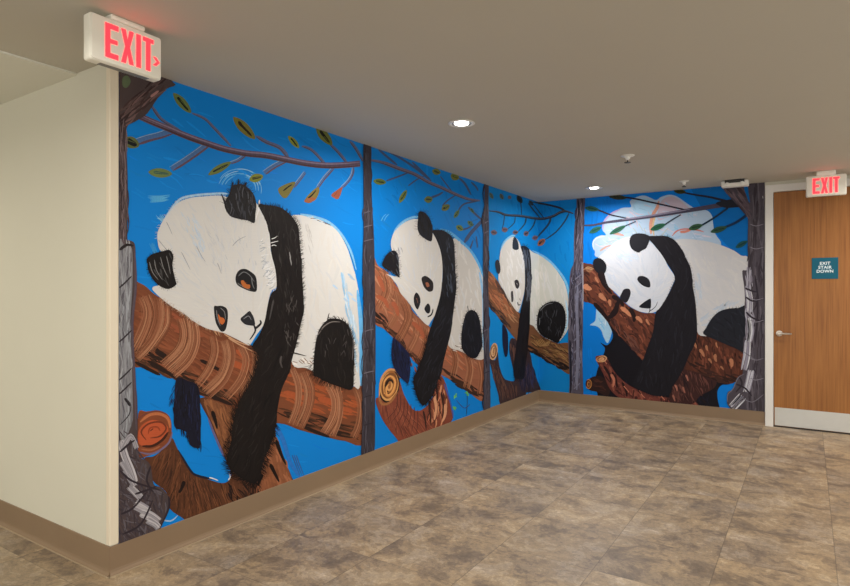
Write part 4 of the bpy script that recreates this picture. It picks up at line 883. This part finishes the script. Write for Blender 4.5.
layer(); poly(arm, (22, 20, 24), .25, 95)
hatch(arm, 140, 0, 16, 11, 1.1, [(24, 22, 26), (32, 32, 38), (14, 13, 15), (38, 40, 46)], .12, dirf=lambda x, y: 84 if y < 310 else 108)
hatch([(442, 236), (450, 240), (453, 262), (453, 290), (446, 296), (444, 260)], 20, 84, 14, 9, .9, [(66, 74, 88), (54, 58, 70)], .1)
fur([(432, 231), (444, 230.5), (452, 238), (455, 262), (456, 286), (453, 312)], (22, 20, 24), 3.4, 1.3, .9, side=1, lean=-15)
fur([(428, 336), (424, 352), (418, 368), (413, 380), (416, 394), (424, 405), (433, 394), (440, 376)], (20, 18, 20), 6, 1.5, .7, side=-1, lean=35)
pd.build('painted_panda', mural, 'panda between the two narrow painted trunks, hind leg bluish black')

pd = start()
body = [(527, 251), (533, 252.5), (540, 255.5), (548, 261), (554, 267), (560, 275), (565, 284), (568, 296), (569.5, 312), (569, 326), (564, 336), (556, 342), (540, 334), (533, 326), (528, 320), (528, 285)]
stroke([(532, 250.5), (546, 258), (558, 270), (567, 285), (571, 310)], 2, 2.4, (110, 180, 222), .3)
poly(body, (204, 204, 196), .05, 85); shade_white(body, 50, 85, 12, 14, 2)
stroke([(566, 300), (568, 318), (565, 332)], 1.6, 2, (170, 204, 226), .3)
poly([(502.7, 324), (507, 332), (507.8, 344), (507, 355), (504.5, 356), (502.5, 345), (502, 332)], (22, 26, 48), .3, 85)
leg = [(536.5, 322), (537.5, 314), (540.5, 308), (546, 303.5), (552, 301.4), (558, 302), (563, 306), (565.7, 314), (565.7, 324), (564, 332), (560.5, 339), (557.5, 343), (550, 339.5), (543, 336), (537.5, 330)]
poly(leg, (20, 19, 22), .3, 85)
hatch(leg, 40, 85, 40, 8, .9, [(26, 26, 30), (14, 13, 15), (60, 60, 66), (34, 34, 38)], .1); stroke([(540, 311), (546, 305), (553, 303)], .9, .6, (110, 112, 116), .3); stroke([(540, 318), (539.5, 325)], 1.4, .8, (150, 156, 160))
fur(leg, (20, 19, 22), 2.8, 1.2, 1.0, closed=True, side=1)
head = [(499, 262), (499.5, 254), (502, 247), (506, 241), (512.6, 236.7), (517.5, 240), (520.5, 247), (523, 256), (524.2, 266), (524.6, 281), (524, 291), (522, 300), (519.7, 308), (517.5, 312), (514, 308.5), (511, 304), (507, 298), (504, 291.5), (500, 285), (498, 280), (498.4, 272)]
stroke([(500, 252), (504, 242), (511, 236), (515, 236)], 2.2, 1.6, (120, 184, 222), .3)
poly(head, (204, 200, 192), .05, 80); shade_white(head, 50, 80, 16, 10, 1.5)
poly([(495, 262), (497.5, 259.6), (499.5, 264), (500, 271), (498, 274), (495.5, 269)], (44, 44, 50), .3, 80)
poly([(512, 247), (512.4, 241), (514, 237), (516.5, 239.5), (518, 244), (518.2, 249), (515, 250), (512.6, 249)], (38, 42, 50), .3, 85); fur([(512, 242), (514, 237), (517, 241)], (40, 44, 52), 2, .7, .9)
poly([(514, 281.5), (516, 279.6), (518, 281), (519, 285), (517.6, 288.6), (515.4, 287.5)], (40, 36, 38), .2, 70); mark(516.6, 284, 60, 2.6, .8, (140, 136, 134))
poly([(510.6, 292), (512.3, 291.2), (513, 296), (512.8, 301), (511.2, 302), (510.6, 297)], (52, 48, 50), .2, 90)
stroke([(517.2, 302), (518, 305), (520.2, 304.4)], 1.2, .8, (44, 42, 44)); stroke([(519, 298.5), (520.2, 300.6)], 1.4, 1, (44, 42, 44))
arm = [(520.4, 247), (524, 246), (528.5, 249), (530.3, 258), (531, 272), (531, 285), (530, 298), (529.6, 312), (529.4, 325), (528, 341), (527, 353), (525, 366), (523.5, 378), (518, 379), (514, 377), (513, 368), (514.5, 356), (516, 345), (517.6, 332), (519, 318), (520.5, 309), (523.5, 296), (524.8, 284), (524.4, 268), (523, 256)]
layer(); poly(arm, (24, 22, 26), .25, 92)
hatch([(521, 250), (529, 252), (530.5, 272), (530.5, 300), (525, 300), (525, 272)], 40, 90, 8, 10, 1.2, [(66, 72, 84), (50, 54, 64), (82, 86, 96)], .1)
hatch([(521, 306), (529, 306), (528, 340), (523, 376), (515, 374), (518, 330)], 40, 94, 10, 12, 1.2, [(18, 16, 18), (30, 26, 28)], .1)
fur([(520, 248), (525, 245), (529, 250)], (44, 50, 62), 4, .8, .8)
fur([(515, 366), (514, 378), (520, 381), (525, 374)], (22, 20, 24), 3, .9, .8, side=-1)
pd.build('painted_panda', mural, 'smallest panda, bending across the room corner, with a faded grey arm band')

pd = start()
body = [(664, 246), (672, 241), (680.5, 239), (690, 239.2), (697.5, 240), (708, 241.6), (718.8, 244.5), (727, 247.5), (734.3, 250.8), (741, 255.5), (750, 262), (750, 312), (740, 314), (722, 322), (711, 334), (704, 336), (697, 331), (690, 300)]
poly(body, (200, 200, 202), .06, 60)
hatch(body, 120, 60, 40, 16, 2.6, [(203, 202, 203), (197, 198, 202), (200, 200, 202), (205, 204, 203)], .01, amp=.06)
hatch([(694, 270), (702, 276), (702, 300), (697, 310)], 16, 85, 15, 10, 1.8, [(182, 192, 204), (190, 198, 206)], .03)
hatch([(700, 318), (718, 304), (742, 300), (742, 308), (720, 312), (704, 330)], 24, -35, 20, 10, 2, [(176, 188, 202), (186, 194, 204)], .03)
leg = [(750, 308), (738, 308), (730, 308.4), (723, 310), (717.3, 312.8), (711, 319.5), (706, 328), (703.5, 334), (716, 340), (735, 348), (750, 352)]
poly(leg, (30, 32, 40), .15, 60); hatch(leg, 40, 60, 40, 10, 1.6, [(24, 26, 34), (36, 38, 48), (28, 28, 36)], .08)
fur([(704, 333), (711, 320), (718, 313), (730, 308.5), (745, 308.5)], (32, 35, 44), 3.4, .9, 1, side=1, lean=20)
head = [(598, 262), (599, 257), (603, 253), (607, 250), (613, 243.5), (620, 239.4), (630, 236.5), (640, 238), (650, 242), (658.5, 250.8), (664, 258), (668, 266), (674.8, 277), (672, 286), (667, 296.8), (663, 304), (659, 309.5), (655, 312), (650, 313), (644, 312.4), (638.7, 311), (632, 307.5), (627, 303.8), (622, 299), (616, 293), (609, 286.8), (605, 280), (602, 272)]
poly(head, (206, 210, 218), .06, 60)
hc4 = (650, 300)
hatch(head, 150, 0, 18, 12, 2, [(209, 213, 220), (200, 205, 214), (206, 209, 216), (212, 213, 217), (198, 205, 216)], .01, dirf=lambda x, y: math.degrees(math.atan2(y-hc4[1], x-hc4[0])), amp=.06)
hatch([(618, 252), (634, 254), (640, 262), (622, 262)], 16, 20, 20, 7, 1.8, [(190, 206, 224), (198, 210, 222)], .03)
hatch([(606, 272), (616, 276), (622, 292), (612, 286)], 12, 60, 20, 7, 1.6, [(194, 202, 214)], .03)
e4 = [(593, 264), (594.5, 259.5), (598.5, 258), (603, 260), (606.4, 265), (606, 271), (603, 275), (599, 273.5), (595, 270)]
poly(e4, (26, 26, 32), .15, 60); fur(e4, (26, 26, 32), 2, .8, 1.3, closed=True, side=1)
poly([(600, 272), (604, 273), (607, 283), (611, 291), (606, 287), (602, 280)], (36, 26, 28), .2, 60)
e5 = [(629.5, 242), (631, 236.5), (634.6, 234), (640, 233.4), (646, 234.4), (650, 237), (648.6, 243), (646, 248.5), (642, 250.5), (638.7, 252.6), (634, 250.6), (631, 247.5)]
poly(e5, (30, 30, 36), .15, 60); fur(e5, (30, 30, 36), 1.8, .8, 1.3, closed=True, side=1)
poly([(637.5, 280), (638.6, 276.6), (643, 276), (647.5, 278), (650, 281.5), (650.2, 287), (646, 287), (641, 284.2)], (30, 30, 36), .12, 30)
poly([(620, 297.5), (621.6, 293.5), (624, 289.4), (629, 288.8), (630.8, 292.5), (629.5, 298), (626.5, 302.5), (622.5, 301)], (34, 32, 38), .12, 60)
poly([(639.2, 307), (643, 303), (647.5, 300), (650.8, 298.8), (651.2, 304), (650.6, 308), (646, 308.4)], (24, 26, 32), .12, 30)
stroke([(650, 308), (649.8, 311), (648.6, 313.5)], .9, .6, (40, 40, 46)); stroke([(649, 311.5), (653, 309), (656, 306), (657.8, 301.5)], .8, .5, (60, 64, 72))
arm = [(648, 237), (656, 236), (665, 236), (670, 237.5), (675, 240.5), (681, 248), (685.5, 257), (690, 266), (692, 275), (693, 287), (695, 298), (696.2, 310), (697, 322), (697, 336), (694, 346), (689, 356), (684, 368), (678, 379), (673, 386), (670, 394), (662, 396), (653, 395.4), (644, 392), (634, 387), (633, 382), (638, 372), (643, 360), (648, 346), (653, 332), (655.7, 313), (660, 308), (667, 297), (672, 287), (675, 277), (668, 265), (662, 255), (655, 246)]
layer(); poly(arm, (27, 25, 31), .12, 80)
hatch(arm, 150, 0, 20, 12, 1.7, [(30, 28, 34), (24, 22, 27), (34, 33, 40), (28, 26, 32)], .06, dirf=lambda x, y: 60 if y < 270 else 95)
fur([(648, 237), (665, 235.6), (675, 240.5), (685, 256), (692, 272), (695, 298), (697, 325)], (28, 27, 33), 2.4, .9, 1.2, side=1, lean=10)
fur([(675, 277), (667, 297), (659, 310)], (30, 29, 36), 2, .8, 1.2, side=1)
fur([(644, 358), (634, 384), (644, 392), (658, 396), (672, 392)], (27, 25, 31), 3, 1, 1.1, side=-1)
pd.build('painted_panda', mural, 'panda on the far wall, in front of a pale cloud, smooth dark arm')

# ---- twigs in front of the last panda
tw = start()
for path, w0, w1, c_ in (([(583, 225.5), (594, 225), (606, 222.5), (621.7, 220.4), (644, 217.5), (664, 214.5), (685, 211), (700, 208.6), (723, 204.8), (736, 202.4)], 1.4, 5, (70, 66, 84)),
                         ([(610, 197.3), (626, 197.6), (638, 199.4), (650, 202), (668, 206), (688, 210.5)], 1.6, 1.6, (44, 38, 52)), ([(598, 209.8), (610.3, 214.7), (618, 216.5), (628, 218.6)], 1.6, 1.2, (44, 44, 58)),
                         ([(683, 192.5), (696, 195), (709, 197), (720, 199.6), (731, 202.5)], 1.5, 2.6, (36, 40, 54)), ([(664, 225.3), (672, 220), (681, 214.7)], 1.5, 1.2, (50, 60, 76)),
                         ([(701, 225.8), (714, 218), (728, 208)], 1.6, 2, (26, 48, 70)), ([(724, 227.6), (736, 222.6), (747, 215)], 2.2, 2.8, (20, 46, 78)), ([(624, 226.5), (630, 224), (636, 221.4)], 1.3, 1, (60, 70, 90))):
    stroke(path, w0, w1, c_, .3, taper=False)
stroke([(622, 219.6), (644, 216.6), (664, 213.6), (690, 209.4)], 1.6, 1.4, (132, 126, 146), .3)
poly([(716, 203), (730, 199.5), (741, 199), (744, 206), (734, 207.6), (724, 207.6)], (34, 36, 46), .2, 0)
G4 = (30, 84, 66); GD = (22, 50, 44)
for a, b, w, o, i in (((585, 207.8), (599, 209.8), 5, (36, 84, 76), GD), ((589.4, 233), (601.5, 227), 5, (40, 96, 84), (30, 70, 60)), ((609.5, 234.3), (626, 225.6), 4.6, (44, 94, 74), (30, 66, 54)), ((609, 196.6), (627, 198), 4.6, (54, 58, 40), (34, 38, 30)),
                      ((650.4, 230), (665.4, 224.2), 5.4, (34, 92, 66), (26, 66, 50)), ((674, 191), (686, 192.2), 4.6, (58, 60, 32), (36, 40, 24)), ((688.6, 229.2), (702.5, 225), 5.4, (50, 84, 56), (30, 56, 40)), ((710.5, 232.2), (727, 227), 5.6, (44, 78, 62), (26, 50, 42)), ((735.8, 247.7), (747.5, 241), 5, (26, 76, 78), (18, 50, 54))): leaf(a, b, w, o, i)
tw.build('painted_twig', mural)

# ---- the painted tree trunks
tr = start()
T1 = [(114, 60), (172, 82), (166, 89), (158, 97), (150, 109), (144, 116), (134, 122), (126, 128), (126, 150), (127, 186), (126.5, 236), (128, 240), (134, 244), (135, 262), (136, 286), (133, 306), (131, 326), (133, 350), (135, 382), (136.5, 400), (137, 430), (136, 445), (139, 457), (145, 460), (150, 466), (153, 484), (160, 487), (167, 495), (169, 504), (165, 516), (160, 528), (150, 548), (114, 552)]
poly(T1, (74, 62, 62), .4, 92)
for k in range(50):
    t = random.random(); x = 120+t*44; y = 118-t*38+random.uniform(-9, 11)
    if y < 128-(x-126)*.98: mark(x, y, -42+random.uniform(-8, 8), 20, 2.2, random.choice([(70, 52, 50), (52, 38, 38), (92, 74, 72), (110, 86, 84)]))
poly([(122, 78), (127, 76), (130, 82), (126, 88), (122, 86)], (92, 106, 78), .4, 60)
stroke([(150, 97), (154, 94), (158, 91)], 3, 2, (156, 116, 112), .3)
hatch([(118, 120), (126, 128), (126, 236), (118, 240)], 60, 90, 5, 22, 1.2, [(96, 82, 84), (60, 48, 50), (120, 104, 106), (48, 38, 40)], .1)
poly([(118.3, 252), (124, 248), (130.5, 247), (132, 262), (131.5, 290), (129.5, 325), (131, 360), (132, 400), (131, 424), (118.3, 430)], (122, 122, 126), .4, 88)
hatch([(118, 252), (131, 250), (130, 330), (132, 420), (118, 430)], 110, 89, 5, 20, 1.3, [(142, 142, 146), (106, 104, 110), (154, 156, 160), (88, 84, 90)], .08)
stroke([(133.5, 246), (135, 286), (131.5, 326), (134, 382), (135.6, 430)], 2.4, 2.4, (84, 72, 80), .3)
stroke([(119, 250), (126, 245), (133, 246)], 3.4, 2, (40, 34, 34), .2)
for y in (282, 336, 374, 388): stroke([(118.5, y+6), (124, y+1), (131, y-6)], 1.7, 1.4, (48, 42, 46), .2)
stroke([(124, 398), (127, 402), (129, 406)], 3, 2, (36, 32, 36)); stroke([(119, 425), (128, 415), (130, 405), (125, 398)], 1.2, 1, (60, 56, 60))
# dark, streaked foot of the trunk
hatch([(119, 430), (136, 445), (150, 468), (152, 486), (166, 496), (160, 526), (119, 546)], 220, 60, 50, 14, 1.8, [(66, 58, 64), (80, 72, 78), (56, 48, 52), (92, 86, 92), (70, 60, 63)], .1)
for pth, w in (([(120, 440), (124, 455), (130, 470), (134, 482)], 6), ([(122, 448), (130, 436), (136, 448)], 5), ([(128, 486), (134, 492), (140, 498)], 6), ([(134, 504), (142, 508), (148, 512)], 9), ([(140, 512), (150, 516), (158, 522)], 8), ([(146, 520), (154, 524), (158, 528)], 6), ([(124, 470), (129, 478), (134, 486)], 5), ([(120, 462), (124, 468), (128, 474)], 4)):
    band(pth, w, [(166, 162, 166), (150, 146, 152), (182, 178, 181), (136, 132, 138)], 12, 1.3)
for pth in ([(119, 470), (130, 480), (146, 486), (160, 490)], [(150, 466), (146, 480), (152, 492)], [(120, 514), (132, 508), (146, 492)], [(119, 452), (128, 444), (134, 440)], [(168, 496), (168, 508), (160, 526)], [(134, 494), (146, 490), (156, 486)], [(122, 534), (140, 524), (152, 500)]):
    stroke(pth, 2.4, 1.6, (46, 38, 44), .2)
tr.build('painted_tree_trunk', mural)
def trunk(outline, base, streak, n, ticks, tw_=1.1):
    t = start(); poly(outline, base, .4, 90); hatch(outline, n, 90, 4, 20, 1.3, streak, .1)
    L_ = outline
    for (x0, x1, y, c_) in ticks: stroke([(x0, y+1.4), ((x0+x1)/2, y), (x1, y-1)], tw_, .8, c_, .2)
    t.build('painted_tree_trunk', mural)
GS = [(74, 68, 78), (50, 44, 52), (104, 98, 110), (60, 54, 62), (88, 82, 94)]
GS = [(60, 55, 62), (42, 37, 44), (84, 79, 88), (52, 47, 54), (72, 67, 76)]
trunk([(363.2, 140), (370.2, 142), (370.6, 170), (371.3, 200), (373, 230), (374, 262), (374.6, 300), (375, 350), (374.4, 400), (373.2, 456), (361.4, 462), (361.6, 420), (362, 360), (362.8, 300), (362, 262), (363, 230), (363, 190)], (56, 51, 58), GS, 120,
      [(363, 370, 212, (92, 86, 96)), (363, 372, 226, (98, 92, 102)), (363, 373, 240, (96, 90, 100)), (364, 373, 330, (104, 98, 108)), (363, 373, 348, (44, 38, 44)), (363, 373, 372, (110, 104, 114)), (363, 372, 396, (40, 36, 42)), (363, 372, 424, (44, 38, 44))])
trunk([(484.2, 180), (488, 181), (488, 205), (488.6, 235), (487.6, 270), (488.4, 310), (489, 345), (489.6, 380), (489.4, 412), (483.4, 414), (483.4, 380), (483, 340), (482.6, 300), (482.6, 260), (483, 225), (484, 200)], (66, 62, 72), GS, 60,
      [(484, 488, 222, (104, 98, 110)), (484, 488, 232, (98, 94, 106)), (483, 488, 330, (96, 92, 104)), (484, 489, 372, (50, 46, 54))])
t3 = [(577.5, 194), (584.8, 193), (584.5, 215), (583.5, 235), (583.2, 260), (583.2, 300), (583, 335), (582.6, 360), (583.6, 395), (584, 402), (570.2, 402), (569.8, 380), (568.6, 350), (568.4, 330), (568.8, 305), (570, 280), (571, 270), (574, 262), (574, 245), (574.6, 226), (576.5, 215)]
t = start(); poly(t3, (82, 76, 88), .4, 90)
hatch(t3, 130, 90, 6, 16, 1.2, [(104, 98, 112), (66, 60, 72), (124, 118, 132), (56, 50, 62), (90, 84, 98)], .1)
hatch([(570, 282), (582, 275), (582, 395), (571, 395)], 70, 88, 16, 10, 1.2, [(84, 84, 104), (48, 46, 60), (118, 118, 140), (40, 36, 48)], .1)
stroke([(578, 199), (579, 210), (577, 225), (575.5, 250)], 1.6, 1.2, (40, 36, 42), .2); stroke([(570, 340), (571, 370), (571, 394)], 2, 2, (36, 34, 44), .2)
for y in (338, 350, 362, 374, 386): stroke([(574, y+3), (577, y), (580, y-3)], 1.6, 1, (112, 110, 126), .3)
for y in (276, 284, 292): stroke([(573, y+5), (577, y+2), (582, y-2)], 1.6, 1, (112, 108, 122), .3)
stroke([(583, 262), (583.2, 290), (583, 310)], .6, .6, (190, 190, 200), .2)
stroke([(578, 285), (577, 310), (578, 340), (577, 390)], 2.6, 3.2, (116, 116, 134), .5); stroke([(575.5, 262), (574, 290), (573, 330)], 1.4, 1.6, (60, 56, 66), .4)
t.build('painted_tree_trunk', mural)
t = start()
t4 = [(719, 182), (740, 180), (745, 192), (750, 203), (749, 181), (768, 178), (768, 416), (735, 416), (731, 409), (727.5, 404), (727, 398), (728, 392), (732, 390), (735, 386.5), (736, 380), (738.5, 376.6), (742.8, 373), (743.4, 340), (745.4, 333), (745, 300), (744, 285), (742.4, 271), (747.6, 268), (747.8, 240), (747.6, 216), (740, 208), (731.5, 199), (725, 191)]
poly(t4, (74, 68, 76), .35, 90)
hatch([(721, 185), (740, 184), (751, 206), (752, 222), (738, 205)], 40, 52, 8, 14, 1.8, [(90, 76, 84), (66, 54, 60), (108, 92, 98)], .1)
hatch([(750, 186), (765, 184), (765, 410), (745, 405), (746, 280), (749, 230)], 150, 90, 6, 22, 2, [(84, 78, 86), (62, 56, 62), (74, 68, 76), (96, 90, 98), (56, 50, 58)], .08)
hatch([(745, 275), (752, 272), (752, 330), (749, 372), (744, 372), (746, 330)], 70, 88, 8, 14, 1.6, [(140, 136, 148), (160, 158, 170), (118, 114, 126)], .08)
for pth, w in (([(748, 340), (747, 356), (744, 370)], 5), ([(751, 370), (749, 380), (746, 392)], 6), ([(743, 396), (738, 402), (732, 408)], 8), ([(748, 290), (750, 300), (750, 312)], 4), ([(749, 318), (751, 330), (749, 342)], 4)):
    band(pth, w, [(190, 190, 200), (160, 158, 170), (206, 206, 212), (140, 136, 150)], 7, 1.3)
for pth in ([(755, 275), (757, 290), (758, 300), (754, 310)], [(757, 262), (757, 280)], [(758, 300), (757, 325), (755, 345)], [(736, 384), (745, 388), (752, 396)], [(745, 288), (752, 291), (757, 292)], [(746, 297), (753, 301), (764, 298)], [(746, 312), (753, 318), (764, 322)], [(739, 376), (742, 384), (736, 392)]):
    stroke(pth, 2, 1.4, (46, 40, 48), .2)
for y in (224, 247, 298, 320, 358, 378): stroke([(750, y), (756, y+2), (764, y)], .8, .6, (126, 122, 132), .2)
for pth in ([(727.6, 402), (728, 394), (733, 389), (738, 378), (744, 374)], [(740, 396), (752, 402), (764, 394)], [(744, 352), (750, 356), (756, 360), (764, 358)]): stroke(pth, 1, .8, (110, 106, 116), .2)
stroke([(762.8, 196), (763, 198.6)], 1.4, 1, (210, 210, 210))
t.build('painted_tree_trunk', mural)
# the wallcovering sheet itself, a thin vinyl skin on both walls
MB().prism([(XL, GY), (XL+.0007, GY), (XL+.0007, YB-.0007), (MX, YB-.0007), (MX, YB), (XL, YB)], lambda x, y, d: (x, y, d), ZB, H).build('vinyl_sheet', plain('blue_vinyl', rgb(10, 120, 190), .5), mural)


# ------------------------------------------------------------------ camera, world
cam = bpy.data.cameras.new('camera'); co = bpy.data.objects.new('camera', cam); C.objects.link(co)
co.location = (0, 0, ZC); co.rotation_euler = (math.pi/2, 0, TH)
cam.sensor_width = 36; cam.lens = FPX/850*36; cam.shift_y = -1.7/850; cam.clip_start = .05
sc = bpy.context.scene; sc.camera = co
w = bpy.data.worlds.new('world'); sc.world = w; w.use_nodes = True
w.node_tree.nodes['Background'].inputs[0].default_value = (1.0, 0.985, 0.95, 1); w.node_tree.nodes['Background'].inputs[1].default_value = 1.62
vs = sc.view_settings; vs.view_transform = 'Standard'; vs.look = 'None'; vs.gamma = 1; vs.exposure = 0; vs.use_curve_mapping = False
